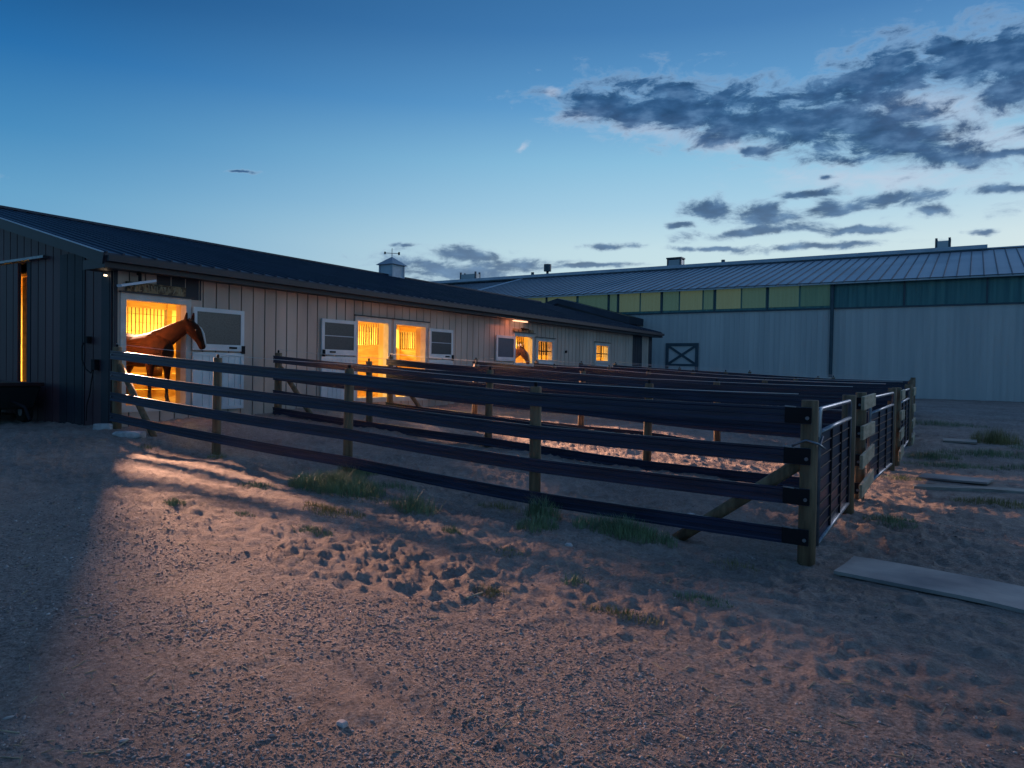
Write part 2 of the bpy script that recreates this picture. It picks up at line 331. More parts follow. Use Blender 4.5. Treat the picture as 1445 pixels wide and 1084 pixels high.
def fbm(x, y, o=4, s=0):
    r = 0; a = 1; t_ = 0
    for i in range(o): r = r+a*vnoise(x*2**i, y*2**i, s+i); t_ += a; a *= .5
    return r/t_
def dents(x, y, cell, rmin, rmax, prob, s):
    gx, gy = np.floor(x/cell), np.floor(y/cell); out = np.zeros_like(x)
    for dx in (-1, 0, 1):
        for dy in (-1, 0, 1):
            cx, cy = gx+dx, gy+dy
            px = (cx+_h(cx, cy, s))*cell; py = (cy+_h(cx, cy, s+1))*cell; r = rmin+(rmax-rmin)*_h(cx, cy, s+2); on = _h(cx, cy, s+3) < prob
            d = np.sqrt((x-px)**2+((y-py)*1.15)**2)/r
            out = out+np.where(on, -np.exp(-(d**2)*1.6)+.45*np.exp(-((d-1.45)**2)*5), 0)
    return out
def gravel_mask(x, y):
    # gravelled yard nearest the camera, sand beyond
    e = y-(4.05+np.clip(-(x+1.5), 0, 20)*-.05) + (fbm(x*.7, y*.7, 3, 50)-.5)*1.6
    return np.clip(.5-e/.9, 0, 1)
def detail(x, y):
    g = gravel_mask(x, y)
    rdg = 1-np.abs(2*fbm(x*4.2+.6*fbm(x*3, y*3, 2, 5), y*7.0, 3, 9)-1)
    sand = .030*(fbm(x*1.6, y*2.1, 3, 3)-.5)*1.6+.012*(dents(x+.04*fbm(x*9, y*9, 2, 7), y+.05*fbm(x*8, y*8, 2, 8), .21, .045, .10, .6, 11))+.015*dents(x+7+.06*fbm(x*7, y*7, 2, 6), y-3, .37, .07, .12, .45, 21)+.040*(rdg**4-.25)*(.35+fbm(x*.9, y*.9, 2, 77))+.028*(fbm(x*8, y*11, 3, 31)-.5)
    rl = y-(2.62-.17*(x+1.9)); lug = .5+.5*np.cos((x*.9-y*.4)*2*np.pi/.07)
    rut = (-.016*np.exp(-(rl/.08)**2)+.008*np.exp(-((rl-.17)/.07)**2)+.005*np.exp(-((rl+.17)/.06)**2)-.005*lug*np.exp(-(rl/.06)**4))*np.clip((x+3.4)*1.2, 0, 1)
    grav = .02*(fbm(x*1.4, y*1.4, 3, 71)-.5)+.010*(fbm(x*22, y*22, 3, 41)-.5)+.006*dents(x, y, .5, .08, .14, .35, 61)+rut
    return sand*(1-g)+grav*g
FLAT = [(.35, 6.82, 1.35, .42, -.29), (.45, 12.7, 1.3, .3, .30), (-.2, 13.5, .6, .4, -.2), (-.18, 19.3, .5, .5, -.1)]
def hfull(x, y):
    x = np.asarray(x, float); y = np.asarray(y, float)
    r = np.hypot(x, y); d = detail(x, y)*np.clip((70-r)/40, 0, 1)
    for cx, cy, hx, hy, an in FLAT:
        u = (x-cx)*math.cos(an)+(y-cy)*math.sin(an); v = -(x-cx)*math.sin(an)+(y-cy)*math.cos(an)
        q = np.clip(np.maximum(np.abs(u)-hx, np.abs(v)-hy)/.15, 0, 1); d = d*(.16+.84*q)
    return hbase(x, y)+d
def hz2(x, y): return float(hfull(np.array([x]), np.array([y]))[0])

def build_ground():
    a_f = np.linspace(rad(-75), rad(12), 900); a_r = np.linspace(rad(12), rad(285), 110)[1:-1]
    A = np.concatenate([a_f, a_r]); na = len(A)
    R_ = 1.0*np.exp(np.linspace(0, math.log(900), 760)); nr = len(R_)
    AA, RR = np.meshgrid(A, R_); x = (RR*np.sin(AA)).ravel(); y = (RR*np.cos(AA)).ravel()
    z = hfull(x, y)
    far = np.clip((np.hypot(x, y)-60)/100, 0, 1); z = z*(1-far)+(-1.3)*far
    co = np.stack([x, y, z], 1)
    co = np.vstack([co, [[0, 0, -1.65]]])
    i, j = np.meshgrid(np.arange(nr-1), np.arange(na), indexing='ij'); j2 = (j+1) % na
    q = np.stack([i*na+j, i*na+j2, (i+1)*na+j2, (i+1)*na+j], -1).reshape(-1, 4)[:, ::-1]
    jj = np.arange(na); tri = np.stack([np.full(na, nr*na), jj, (jj+1) % na], 1)[:, ::-1]
    me = bpy.data.meshes.new('ground'); me.vertices.add(len(co)); me.vertices.foreach_set('co', co.ravel().astype(np.float32))
    lv = np.concatenate([q.ravel(), tri.ravel()]); me.loops.add(len(lv)); me.loops.foreach_set('vertex_index', lv.astype(np.int32))
    ls = np.concatenate([np.arange(len(q))*4, len(q)*4+np.arange(na)*3]); me.polygons.add(len(ls)); me.polygons.foreach_set('loop_start', ls.astype(np.int32))
    me.update(calc_edges=True); me.validate()
    at = me.attributes.new('gravel', 'FLOAT', 'POINT'); g = np.append(gravel_mask(x, y), 1).astype(np.float32); at.data.foreach_set('value', g)
    me.polygons.foreach_set('use_smooth', np.ones(len(ls), bool))
    me.materials.append(MT['ground'])
    o = bpy.data.objects.new('ground', me); COL.objects.link(o); o['kind'] = 'structure'
build_ground()

def build_gravel():
    n = 95000
    r = 1.6*np.exp(RNG.random(n)*math.log(9.5/1.6)); a = RNG.uniform(rad(-76), rad(10), n)
    x = r*np.sin(a); y = r*np.cos(a)
    keep = RNG.random(n) < gravel_mask(x, y)*np.clip((fbm(x*1.1, y*1.5, 3, 90)-.33)*3.2, .08, 1)+.03
    x, y = x[keep], y[keep]; n = len(x)
    s = .0022+.006*RNG.random(n)**4+.0006*np.hypot(x, y); big = RNG.random(n) < .012; s = np.where(big, s*2.0, s)
    z = hfull(x, y)+s*.1
    t_ = (1+5**.5)/2; ic = np.array([(-1, t_, 0), (1, t_, 0), (-1, -t_, 0), (1, -t_, 0), (0, -1, t_), (0, 1, t_), (0, -1, -t_), (0, 1, -t_), (t_, 0, -1), (t_, 0, 1), (-t_, 0, -1), (-t_, 0, 1)], float); ic /= np.linalg.norm(ic[0])
    fc = np.array([(0, 11, 5), (0, 5, 1), (0, 1, 7), (0, 7, 10), (0, 10, 11), (1, 5, 9), (5, 11, 4), (11, 10, 2), (10, 7, 6), (7, 1, 8), (3, 9, 4), (3, 4, 2), (3, 2, 6), (3, 6, 8), (3, 8, 9), (4, 9, 5), (2, 4, 11), (6, 2, 10), (8, 6, 7), (9, 8, 1)])
    P = ic[None]*RNG.uniform(.65, 1.25, (n, 12, 1)); sc = np.stack([RNG.uniform(.8, 1.6, n), RNG.uniform(.6, 1.1, n), RNG.uniform(.4, .8, n)], 1)*s[:, None]
    P = P*sc[:, None, :]; th = RNG.uniform(0, 6.28, n); c, s_ = np.cos(th)[:, None], np.sin(th)[:, None]
    px = P[..., 0]*c-P[..., 1]*s_+x[:, None]; py = P[..., 0]*s_+P[..., 1]*c+y[:, None]; pz = P[..., 2]+z[:, None]
    co = np.stack([px, py, pz], -1).reshape(-1, 3); F_ = (fc[None]+12*np.arange(n)[:, None, None]).reshape(-1, 3)
    me = bpy.data.meshes.new('gravel'); me.vertices.add(len(co)); me.vertices.foreach_set('co', co.ravel().astype(np.float32))
    me.loops.add(F_.size); me.loops.foreach_set('vertex_index', F_.ravel().astype(np.int32)); me.polygons.add(len(F_)); me.polygons.foreach_set('loop_start', (np.arange(len(F_))*3).astype(np.int32))
    me.update(calc_edges=True)
    mt = bpy.data.materials.new('gravel'); mt.use_nodes = True; t = mt.node_tree; b = t.nodes['Principled BSDF']; b.inputs['Roughness'].default_value = .85
    gm = t.nodes.new('ShaderNodeNewGeometry'); rr = t.nodes.new('ShaderNodeValToRGB'); e = rr.color_ramp.elements
    e[0].color = (.16, .125, .12, 1); e[1].color = (.66, .60, .57, 1); k = e.new(.6); k.color = (.30, .235, .22, 1); k = e.new(.9); k.color = (.48, .39, .36, 1)
    t.links.new(gm.outputs['Random Per Island'], rr.inputs[0]); t.links.new(rr.outputs[0], b.inputs['Base Color']); me.materials.append(mt)
    o = bpy.data.objects.new('gravel', me); COL.objects.link(o); o['kind'] = 'stuff'; tag(o, 'loose brown and grey gravel scattered over the yard in front', 'gravel')
build_gravel()
def build_straw():
    n = 1500; r = 2.2*np.exp(RNG.random(n)*math.log(16/2.2)); a = RNG.uniform(rad(-75), rad(8), n); x = r*np.sin(a); y = r*np.cos(a)
    k = (fbm(x*.8, y*.8, 3, 120) > .48) & (x > -12.6); x, y = x[k], y[k]; n = len(x); z = hfull(x, y)+.006
    th = RNG.uniform(0, 6.28, n); ln = RNG.uniform(.015, .05, n); w = .0022; V = []; F = []
    for i in range(n):
        c, s_ = math.cos(th[i]), math.sin(th[i]); b = len(V); t1 = random.uniform(-.01, .015)
        for u, v_ in ((-1, -1), (1, -1), (1, 1), (-1, 1)): V.append((x[i]+u*ln[i]*c-v_*w*s_, y[i]+u*ln[i]*s_+v_*w*c, z[i]+u*t1))
        for u, v_ in ((-1, -1), (1, -1), (1, 1), (-1, 1)): V.append((x[i]+u*ln[i]*c-v_*w*s_, y[i]+u*ln[i]*s_+v_*w*c, z[i]+u*t1-.004))
        F += [(b, b+1, b+2, b+3), (b+7, b+6, b+5, b+4), (b, b+4, b+5, b+1), (b+1, b+5, b+6, b+2), (b+2, b+6, b+7, b+3), (b+3, b+7, b+4, b)]
    me = bpy.data.meshes.new('straw_litter'); me.from_pydata(V, [], F); me.materials.append(MT['sawn'])
    o = bpy.data.objects.new('straw_litter', me); COL.objects.link(o); o['kind'] = 'stuff'; tag(o, 'bits of pale straw scattered across the sand and gravel', 'straw')
build_straw()

# ------------------------------------------------------------------ the horse barn
BX = -13.3; BY0, BY1 = 7.15, 33.5; EX, EZ = -12.9, 1.95; RX, RZ = -20.0, 3.72; BXL = -26.7
FL = -.8
barn = thing('horse_barn', (BX, BY0, -1.2), 'long low stable barn with tan ribbed metal siding, dark metal roof and lit stall doors', 'barn')
def cells(y0, y1, z0, z1, ops, pitch, gap, strips=True):
    ys = {y0, y1}
    if strips:
        k = y0
        while k < y1: ys.add(round(k, 4)); k += pitch
    seam = set(ys)
    for a, b, c, d in ops: ys |= {a, b}
    ys = sorted(v for v in ys if y0 <= v <= y1); out = []
    for a, b in zip(ys, ys[1:]):
        if b-a < .004: continue
        mid = (a+b)/2; zs = [(z0, z1)]
        for oa, ob, oc, od in ops:
            if oa < mid < ob:
                nz_ = []
                for p, q in zs:
                    if oc > p: nz_.append((p, min(q, oc)))
                    if od < q: nz_.append((max(p, od), q))
                zs = [(p, q) for p, q in nz_ if q-p > .01]
        ga = gap/2 if a in seam and strips else 0; gb = gap/2 if b in seam and strips else 0
        for p, q in zs: out.append((a+ga, b-gb, p, q))
    return out
D1 = (7.38, 8.60, FL, 1.19); D2 = (13.37, 14.52, FL, 1.19); D3 = (14.82, 16.08, FL, 1.19); D4 = (20.93, 22.05, FL, 1.17)
W5 = (22.47, 23.50, .38, 1.06); W6 = (27.26, 28.40, .44, 1.09)
ops = [D1, D2, D3, D4, W5, W6]
WT = 1.86
mb = MB()
for a, b, p, q in cells(BY0, BY1, -1.45, WT, ops, .305, .028): mb.box(BX, BX+.022, a, b, p, q)
mb.build('front_siding', 'siding', barn)
mb = MB()
for a, b, p, q in cells(BY0+.02, BY1, -1.45, WT, ops, .305, 0, False): mb.box(BX-.12, BX-.003, a, b, p, q)
mb.build('front_wall_core', 'siding_back', barn)
# gable wall (faces the camera side), opening for the sliding door
def roofz(x): return EZ+(RZ-EZ)*(EX-x)/(EX-RX) if x > RX else EZ+(RZ-EZ)*(x-(2*RX-EX))/(EX-RX)
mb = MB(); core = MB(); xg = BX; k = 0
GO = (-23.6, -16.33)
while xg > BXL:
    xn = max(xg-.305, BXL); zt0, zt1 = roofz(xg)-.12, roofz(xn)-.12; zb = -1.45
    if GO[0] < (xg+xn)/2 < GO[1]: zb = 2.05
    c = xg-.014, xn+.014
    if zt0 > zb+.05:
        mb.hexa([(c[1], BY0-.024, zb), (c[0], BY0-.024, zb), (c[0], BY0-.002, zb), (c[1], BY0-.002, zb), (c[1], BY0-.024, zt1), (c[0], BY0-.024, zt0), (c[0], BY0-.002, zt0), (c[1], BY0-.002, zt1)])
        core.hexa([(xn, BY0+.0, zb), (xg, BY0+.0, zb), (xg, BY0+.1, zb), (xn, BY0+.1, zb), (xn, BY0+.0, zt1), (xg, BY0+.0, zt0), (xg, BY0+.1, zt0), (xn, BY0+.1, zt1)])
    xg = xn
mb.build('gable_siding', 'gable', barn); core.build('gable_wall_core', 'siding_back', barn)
# dark patches of siding
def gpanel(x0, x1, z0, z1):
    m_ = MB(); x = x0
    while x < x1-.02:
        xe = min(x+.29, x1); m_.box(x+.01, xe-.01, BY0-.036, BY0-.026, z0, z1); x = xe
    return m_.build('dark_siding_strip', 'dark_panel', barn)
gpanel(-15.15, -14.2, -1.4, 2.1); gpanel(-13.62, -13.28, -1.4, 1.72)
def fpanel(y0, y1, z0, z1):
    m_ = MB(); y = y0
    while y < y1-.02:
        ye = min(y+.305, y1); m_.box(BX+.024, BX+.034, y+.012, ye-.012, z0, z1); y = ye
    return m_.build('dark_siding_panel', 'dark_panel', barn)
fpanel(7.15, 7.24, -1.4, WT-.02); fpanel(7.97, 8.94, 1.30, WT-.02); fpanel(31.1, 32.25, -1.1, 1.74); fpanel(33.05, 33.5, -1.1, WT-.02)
# back and far walls
MB().box(BXL, BXL+.1, BY0, BY1, -1.45, WT).build('rear_wall', 'siding', barn)
mb = MB()
mb.v += [(BX, BY1, -1.4), (BXL, BY1, -1.4), (BXL, BY1, WT), (RX, BY1, RZ-.15), (BX, BY1, WT), (BX, BY1-.1, -1.4), (BXL, BY1-.1, -1.4), (BXL, BY1-.1, WT), (RX, BY1-.1, RZ-.15), (BX, BY1-.1, WT)]
mb.f += [(0, 1, 2, 3, 4), (9, 8, 7, 6, 5), (0, 5, 6, 1), (1, 6, 7, 2), (2, 7, 8, 3), (3, 8, 9, 4), (4, 9, 5, 0)]
mb.build('far_gable_wall', 'siding', barn)
# roof
RY0, RY1 = 6.79, 33.9
def slope(sgn, mb):
    ex = EX if sgn > 0 else 2*RX-EX
    def P(tt, y, h): return (RX+(ex-RX)*tt, y, RZ+(EZ-RZ)*tt+h)
    mb.hexa([P(0, RY0, -.05), P(1, RY0, -.05), P(1, RY1, -.05), P(0, RY1, -.05), P(0, RY0, 0), P(1, RY0, 0), P(1, RY1, 0), P(0, RY1, 0)])
    y = RY0+.03
    while y < RY1-.03:
        w = .022
        mb.hexa([P(.004, y-w, .0), P(1.004, y-w, .0), P(1.004, y+w, .0), P(.004, y+w, .0), P(.004, y-w*.5, .03), P(1.004, y-w*.5, .03), P(1.004, y+w*.5, .03), P(.004, y+w*.5, .03)])
        y += .305
    return mb
slope(1, MB()).build('front_roof_slope', 'roof', barn); slope(-1, MB()).build('rear_roof_slope', 'roof', barn)
MB().box(RX-.14, RX+.14, RY0-.01, RY1+.01, RZ-.01, RZ+.045).build('ridge_cap', 'roof', barn)
mb = MB(); mb.box(EX-.03, EX+.015, RY0, RY1, EZ-.26, EZ-.04); mb.box(EX+.015, EX+.12, RY0+.02, RY1-.02, EZ-.16, EZ-.052); mb.build('gutter', 'fascia', barn)
MB().box(BX+.01, EX-.03, RY0+.05, RY1-.05, EZ-.25, EZ-.22).build('soffit', 'fascia', barn)
# rake trims
for sgn, nm in ((1, 'rake_trim'), (-1, 'rake_trim')):
    ex = EX if sgn > 0 else 2*RX-EX
    MB().bar((RX, RY0-.012, RZ-.11), (ex, RY0-.012, EZ-.11), .03, .2).build(nm, 'fascia', barn)
    MB().bar((RX, RY0-.03, RZ+.0), (ex, RY0-.03, EZ+.0), .05, .018).build(nm, 'ridge', barn)
MB().bar((RX, (RY0+BY0)/2, RZ-.2), (EX, (RY0+BY0)/2, EZ-.2), .3, .02).build('rake_soffit', 'fascia', barn)
MB().box(BX-.35, EX, RY0+.01, BY0-.03, EZ-.27, EZ-.10).build('eave_return', 'fascia', barn)
# cupola
cu = MB().box(RX-.34, RX+.34, 21.7, 22.38, RZ-.12, 4.18).build('cupola', 'white_metal', barn)
mb = MB(); mb.v += [(RX-.46, 21.58, 4.16), (RX+.46, 21.58, 4.16), (RX+.46, 22.5, 4.16), (RX-.46, 22.5, 4.16), (RX, 22.04, 4.52)]; mb.f += [(3, 2, 1, 0), (0, 1, 4), (1, 2, 4), (2, 3, 4), (3, 0, 4)]
mb.build('cupola_roof', 'arena_roof', cu)
mb = MB()
for cx, cy in ((RX-.34, 21.7), (RX+.34, 21.7), (RX+.34, 22.38)): MB().box(cx-.03, cx+.03, cy-.03, cy+.03, RZ-.1, 4.17).build('corner_trim', 'ridge', cu)
mb = MB(); c = (RX, 22.04); mb.tube([(c[0], c[1], 4.5), (c[0], c[1], 4.86)], .012, 6); mb.tube([(c[0]-.2, c[1]-.2, 4.66), (c[0]+.2, c[1]+.2, 4.66)], .012, 6)
mb.tube([(c[0]+.1, c[1]-.1, 4.60), (c[0]-.1, c[1]+.1, 4.60)], .01, 6)
for q, r_ in (((-.2, -.2), .05), ((.2, .2), .06)):
    mb.box(c[0]+q[0]-r_*.7, c[0]+q[0]+r_*.7, c[1]+q[1]-.012, c[1]+q[1]+.012, 4.66-r_, 4.66+r_)
mb.build('weather_vane', 'black', cu)

# door frames
def frame(o, w=.10, sill=True, name='door_frame'):
    y0, y1, z0, z1 = o; m_ = MB(); x0, x1 = BX-.14, BX+.045
    m_.box(x0, x1, y0-w, y0+.006, z0-.0, z1-.006); m_.box(x0, x1, y1-.006, y1+w, z0, z1-.006); m_.box(x0, x1+.003, y0-w, y1+w, z1-.006, z1+.12)
    if sill: m_.box(x0, x1+.004, y0-w, y1+w, z0-.12, z0+.006)
    f_ = m_.build(name, 'trim', barn)
    MB().box(BX+.02, BX+.10, y0-w-.03, y1+w+.03, z1+.121, z1+.145).build('drip_cap', 'fascia', f_)
    return f_
for d in (D1, D2, D3): frame(d)
frame(D4, sill=False); 
f5 = frame(W5, .16, name='window_frame'); f6 = frame(W6, .16, name='window_frame')
for (y0, y1, z0, z1), fr, nc in ((W5, f5, 3), (W6, f6, 2)):
    m_ = MB(); cz = z0+(z1-z0)*.47
    m_.box(BX-.03, BX+.0, y0, y1, cz-.018, cz+.018)
    for k in range(1, nc):
        yy = y0+(y1-y0)*k/nc; m_.box(BX-.035, BX-.005, yy-.015, yy+.015, z0, z1)
    m_.build('muntin', 'black', fr)
# open leaves of the dutch doors
SP = .27
def upper_leaf(y0, y1, z0, z1, mun=False, pane='pane', latch_right=True, out=0.0):
    X0, X1 = BX+.047, BX+.095; w = .085; m_ = MB()
    m_.box(X0, X1, y0, y0+w, z0, z1); m_.box(X0, X1, y1-w, y1, z0, z1); m_.box(X0, X1+.002, y0+w, y1-w, z1-w, z1); m_.box(X0, X1+.002, y0+w, y1-w, z0, z0+.13)
    lf = m_.build('upper_door_leaf', 'door_white', barn)
    MB().box(X0+.01, X1-.014, y0+w, y1-w, z0+.13, z1-w).build('pane', pane, lf)
    if mun:
        q = MB(); cz = (z0+z1)/2+.03; q.box(X1-.014, X1-.004, y0+w, y1-w, cz-.01, cz+.01)
        q.build('muntin', 'ridge', lf)
    if pane == 'pane':
        yc = y1-.28 if latch_right else y0+.34
        MB().box(X1, X1+.02, yc-.09, yc+.09, z0+.05, z0+.09).build('handle', 'black', lf)
        yb = y1-.03 if latch_right else y0+.05
        MB().box(X1-.01, X1+.03, yb-.035, yb+.035, z0-.05, z0+.12).build('latch', 'black', lf)
    return lf
def lower_leaf(y0, y1, z0, z1, X0=None):
    X0 = BX+.047 if X0 is None else X0; X1 = X0+.045; m_ = MB(); w = .07
    m_.box(X0, X1, y0, y0+w, z0, z1); m_.box(X0, X1, y1-w, y1, z0, z1); m_.box(X0, X1+.002, y0+w, y1-w, z1-w, z1); m_.box(X0, X1+.002, y0+w, y1-w, z0, z0+w)
    n = 7; yy = np.linspace(y0+w, y1-w, n+1)
    for k in range(n): m_.box(X0, X1-.012, yy[k]+.008, yy[k+1]-.008, z0+w, z1-w)
    m_.box(X0+.002, X1-.026, y0+w, y1-w, z0+w, z1-w)
    return m_.build('lower_door_leaf', 'door_white', barn)
upper_leaf(8.72, 9.92, SP+.02, 1.16); lower_leaf(8.72, 9.92, -.93, SP-.02)
upper_leaf(12.12, 13.27, SP+.02, 1.16, True, latch_right=False); lower_leaf(12.12, 13.27, -.88, SP-.02)
upper_leaf(16.2, 17.32, SP+.02, 1.16, True); lower_leaf(16.2, 17.32, -.88, SP-.02)
upper_leaf(19.68, 20.82, SP+.02, 1.14, pane='pane_blue')
lower_leaf(20.93, 22.05, -.84, SP-.02, BX-.03); lower_leaf(22.38, 23.55, -.84, .30, BX+.03)
MB().box(BX+.024, BX+.05, 27.2, 28.45, -.84, .28).build('lower_door_leaf', 'door_white', barn)
# hinges at the first door, conduit, outlet and cable on the gable
m_ = MB().box(BX-.78, BX-.66, BY0-.11, BY0-.036, .36, .49).build('outlet_box', 'black', barn)
MB().tube([(-14.12, 7.08, .42), (-14.2, 7.07, .3), (-14.2, 7.07, .05), (-14.05, 7.06, -.12), (-13.86, 7.06, -.2), (-13.78, 7.06, -.1)], .012, 6).build('cable', 'rubber', m_)
MB().tube([(-13.74, 7.06, -.05), (-13.84, 7.06, -.35), (-13.9, 7.06, -.6), (-14.0, 7.06, -.8), (-14.02, 7.06, -1.1)], .012, 6).build('cable', 'rubber', m_)
MB().box(-13.8, -13.68, BY0-.12, BY0-.037, -.14, .06).build('junction_box', 'black', barn)
MB().box(-16.52, -16.36, BY0-.03, BY0+.1, -1.4, 2.05).build('door_jamb', 'dark_panel', barn)
MB().box(-17.6, -16.5, 7.50, 7.55, FL, 1.84).build('added_glow_block', 'wood_in', barn)  # board added behind the door gap to dim the bright aisle
# sliding door with track
MB().box(-24, -15.6, BY0-.14, BY0-.028, 2.07, 2.12).build('door_track', 'galv', barn)
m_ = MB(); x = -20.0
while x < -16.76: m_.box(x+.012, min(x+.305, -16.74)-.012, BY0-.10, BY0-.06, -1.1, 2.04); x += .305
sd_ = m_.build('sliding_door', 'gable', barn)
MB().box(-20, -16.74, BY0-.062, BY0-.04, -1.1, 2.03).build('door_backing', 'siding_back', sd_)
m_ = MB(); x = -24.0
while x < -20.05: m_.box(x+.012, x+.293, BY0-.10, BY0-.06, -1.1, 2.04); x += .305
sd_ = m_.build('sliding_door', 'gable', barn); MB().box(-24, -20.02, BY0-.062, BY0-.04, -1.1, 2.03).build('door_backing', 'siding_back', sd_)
# corner lamp, shop light over the first door, name board, strip lamp under the eave, speaker horn, second board
MB().tube([(-13.4, 7.10, 1.60), (-13.4, 7.05, 1.60)], .018, 8).build('corner_lamp', 'lamp_dot', barn)
sh = MB().bar((-13.02, 7.12, 1.40), (-13.02, 7.78, 1.56), .16, .045).build('shop_light_fixture', 'white_metal', barn)
MB().tube([(-13.1, 7.55, 1.52), (-13.1, 7.55, 1.66), (-13.25, 7.6, 1.68)], .03, 8).build('bracket', 'black', sh)
sg = MB()
for k in range(1): sg.box(BX+.046, BX+.085, 7.36, 8.56, 1.335, 1.52)
sg = sg.build('name_board', 'sign', barn, bevel=.006)
# worn carved marks on the board (too weathered to read)
random.seed(3); m_ = MB(); y = 7.44
while y < 8.46:
    w_ = random.uniform(.035, .06); z0 = 1.37+.0*y
    m_.bar((BX+.088, y, z0), (BX+.088, y+random.uniform(-.02, .03), z0+.115), .012, .014, up=(1, 0, 0))
    if random.random() < .7: m_.bar((BX+.088, y, z0+random.choice([0, .055, .11])), (BX+.088, y+w_, z0+random.choice([0, .055, .11])+.002), .012, .012, up=(1, 0, 0))
    if random.random() < .6: m_.bar((BX+.088, y+w_, z0), (BX+.088, y+w_, z0+.11), .012, .012, up=(1, 0, 0))
    y += w_+random.uniform(.03, .06)
m_.build('carved_marks', 'sawn', sg)
st_ = MB().box(BX+.10, BX+.22, 20.62, 21.42, 1.655, 1.69).build('eave_lamp', 'lamp_on', barn)
MB().tube([(BX+.02, 21.3, 1.42), (BX+.12, 21.32, 1.42), (BX+.22, 21.5, 1.42)], [.04, .05, .015], 8).build('flood_lamp', 'black', barn)
MB().box(BX+.03, BX+.06, 20.75, 22.1, 1.31, 1.42).build('name_board', 'sign', barn)
MB().tube([(BX+.02, 24.6, .73), (BX+.07, 24.6, .73)], .05, 8).build('wall_socket', 'black', barn)

# ---- stable interior
ic = MB().box(BX-.13, -16.45, BY0+.1, BY1-.1, FL-.1, FL).build('stall_floor', 'floor_in', barn)
MB().box(-23.5, -16.45, BY0-.02, BY1-.1, FL-.12, FL-.01).build('aisle_floor', 'floor_in', barn)
def boards(m_, ax, fix, th, a0, a1, z0, z1, h=.19):
    z = z0
    while z < z1-.02:
        ze = min(z+h, z1)
        if ax == 'x': m_.box(fix-th, fix+th, a0, a1, z+.005, ze-.005)
        else: m_.box(a0, a1, fix-th, fix+th, z+.005, ze-.005)
        z = ze
def grille(m_, ax, fix, a0, a1, z0, z1, step=.09):
    n = int((a1-a0)/step)
    for k in range(n+1):
        a = a0+(a1-a0)*k/n
        p = (fix, a) if ax == 'x' else (a, fix)
        m_.tube([(p[0], p[1], z0), (p[0], p[1], z1)], .011, 6, cap=False)
PY = [10.72, 14.67, 18.45, 22.26, 25.9, 29.6]
for y in PY:
    m_ = MB(); boards(m_, 'y', y, .03, -16.35, BX-.15, FL, .62); boards(m_, 'y', y, .03, -16.35, BX-.15, 1.2, 1.42)
    m_.build('stall_partition', 'wood_in', barn)
    m_ = MB(); grille(m_, 'y', y, -16.3, BX-.2, .62, 1.2); m_.build('stall_grille', 'bar', barn)
edges = [BY0+.12]+PY+[BY1-.12]
for a, b in zip(edges, edges[1:]):
    m_ = MB(); boards(m_, 'x', -16.4, .03, a+.1, b-.1, FL, .68); boards(m_, 'x', -16.4, .03, a+.1, b-.1, 1.30, 1.55)
    m_.box(-16.44, -16.34, b-.62, b-.5, FL, 1.5)
    m_.build('stall_front', 'wood_in', barn)
    m_ = MB(); grille(m_, 'x', -16.4, a+.1, b-.65, .68, 1.30); m_.build('stall_grille', 'bar', barn)
for y in edges: MB().box(-16.48, -16.31, y-.08, y+.08, FL, 2.3).build('stall_post', 'wood_pale', barn)
for o in (D1, D2, D3, D4):
    MB().box(BX-.34, BX-.16, o[1]+.02, o[1]+.14, FL, 1.7).build('door_post', 'wood_pale', barn)
m_ = MB(); boards(m_, 'x', BX-.155, .02, BY0+.12, D1[0], FL, 1.7)
boards(m_, 'x', BX-.155, .02, D1[1]+.13, D2[0]-.02, FL, 1.7); boards(m_, 'x', BX-.155, .02, D3[1]+.13, D4[0]-.02, FL, 1.7); m_.build('inner_lining', 'wood_in', barn)
m_ = MB(); boards(m_, 'y', BY0+.13, .02, -16.3, BX-.2, FL, 1.7); m_.build('inner_lining', 'wood_pale', barn)
# shelf and feeder in the second stall, visible through its door
m_ = MB(); m_.box(-16.36, -16.1, 15.1, 18.2, .2, .26); m_.build('feed_shelf', 'wood_pale', barn)
m_ = MB(); boards(m_, 'x', -20.6, .03, BY0+.3, BY1-.3, FL, 2.2, .25); m_.build('far_stall_fronts', 'wood_pale', barn)
MB().box(-26.6, BX-.16, BY0+.12, BY1-.12, 1.86, 1.9).build('loft_floor', 'wood_in', barn)

for bx_, by_, bz_ in ((-16.15, 16.9, -.35), (-16.2, 9.75, -.3), (-15.9, 14.5, .1)):
    bk_ = MB().tube([(bx_, by_, bz_), (bx_, by_, bz_+.26)], [.12, .15], 16).build('bucket', 'cart', barn, True)
    MB().tube([(bx_, by_-.15, bz_+.26), (bx_, by_-.1, bz_+.4), (bx_, by_, bz_+.45), (bx_, by_+.1, bz_+.4), (bx_, by_+.15, bz_+.26)], .008, 6).build('bucket_handle', 'black', bk_)
MB().box(-16.36, -16.30, 15.5, 18.3, .02, .07).build('wall_rail', 'fascia', barn)
MB().box(-16.36, -16.30, 11.0, 14.1, -.15, -.10).build('wall_rail', 'fascia', barn)
def area(name, loc, size, e, col, rot=(0, 0, 0), shape='RECTANGLE', sy=None):
    d = bpy.data.lights.new(name, 'AREA'); d.energy = e; d.color = col; d.shape = shape; d.size = size; d.size_y = sy or size
    o = bpy.data.objects.new(name, d); COL.objects.link(o); o.location = loc; o.rotation_euler = rot; return o
def spot(name, loc, to, e, col, ang, r=.05, blend=.15):
    d = bpy.data.lights.new(name, 'SPOT'); d.energy = e; d.color = col; d.spot_size = rad(ang); d.spot_blend = blend; d.shadow_soft_size = r
    o = bpy.data.objects.new(name, d); COL.objects.link(o); o.location = loc
    o.rotation_euler = (Vector(to)-Vector(loc)).to_track_quat('-Z', 'Y').to_euler(); return o
WARM = (1, .62, .11)
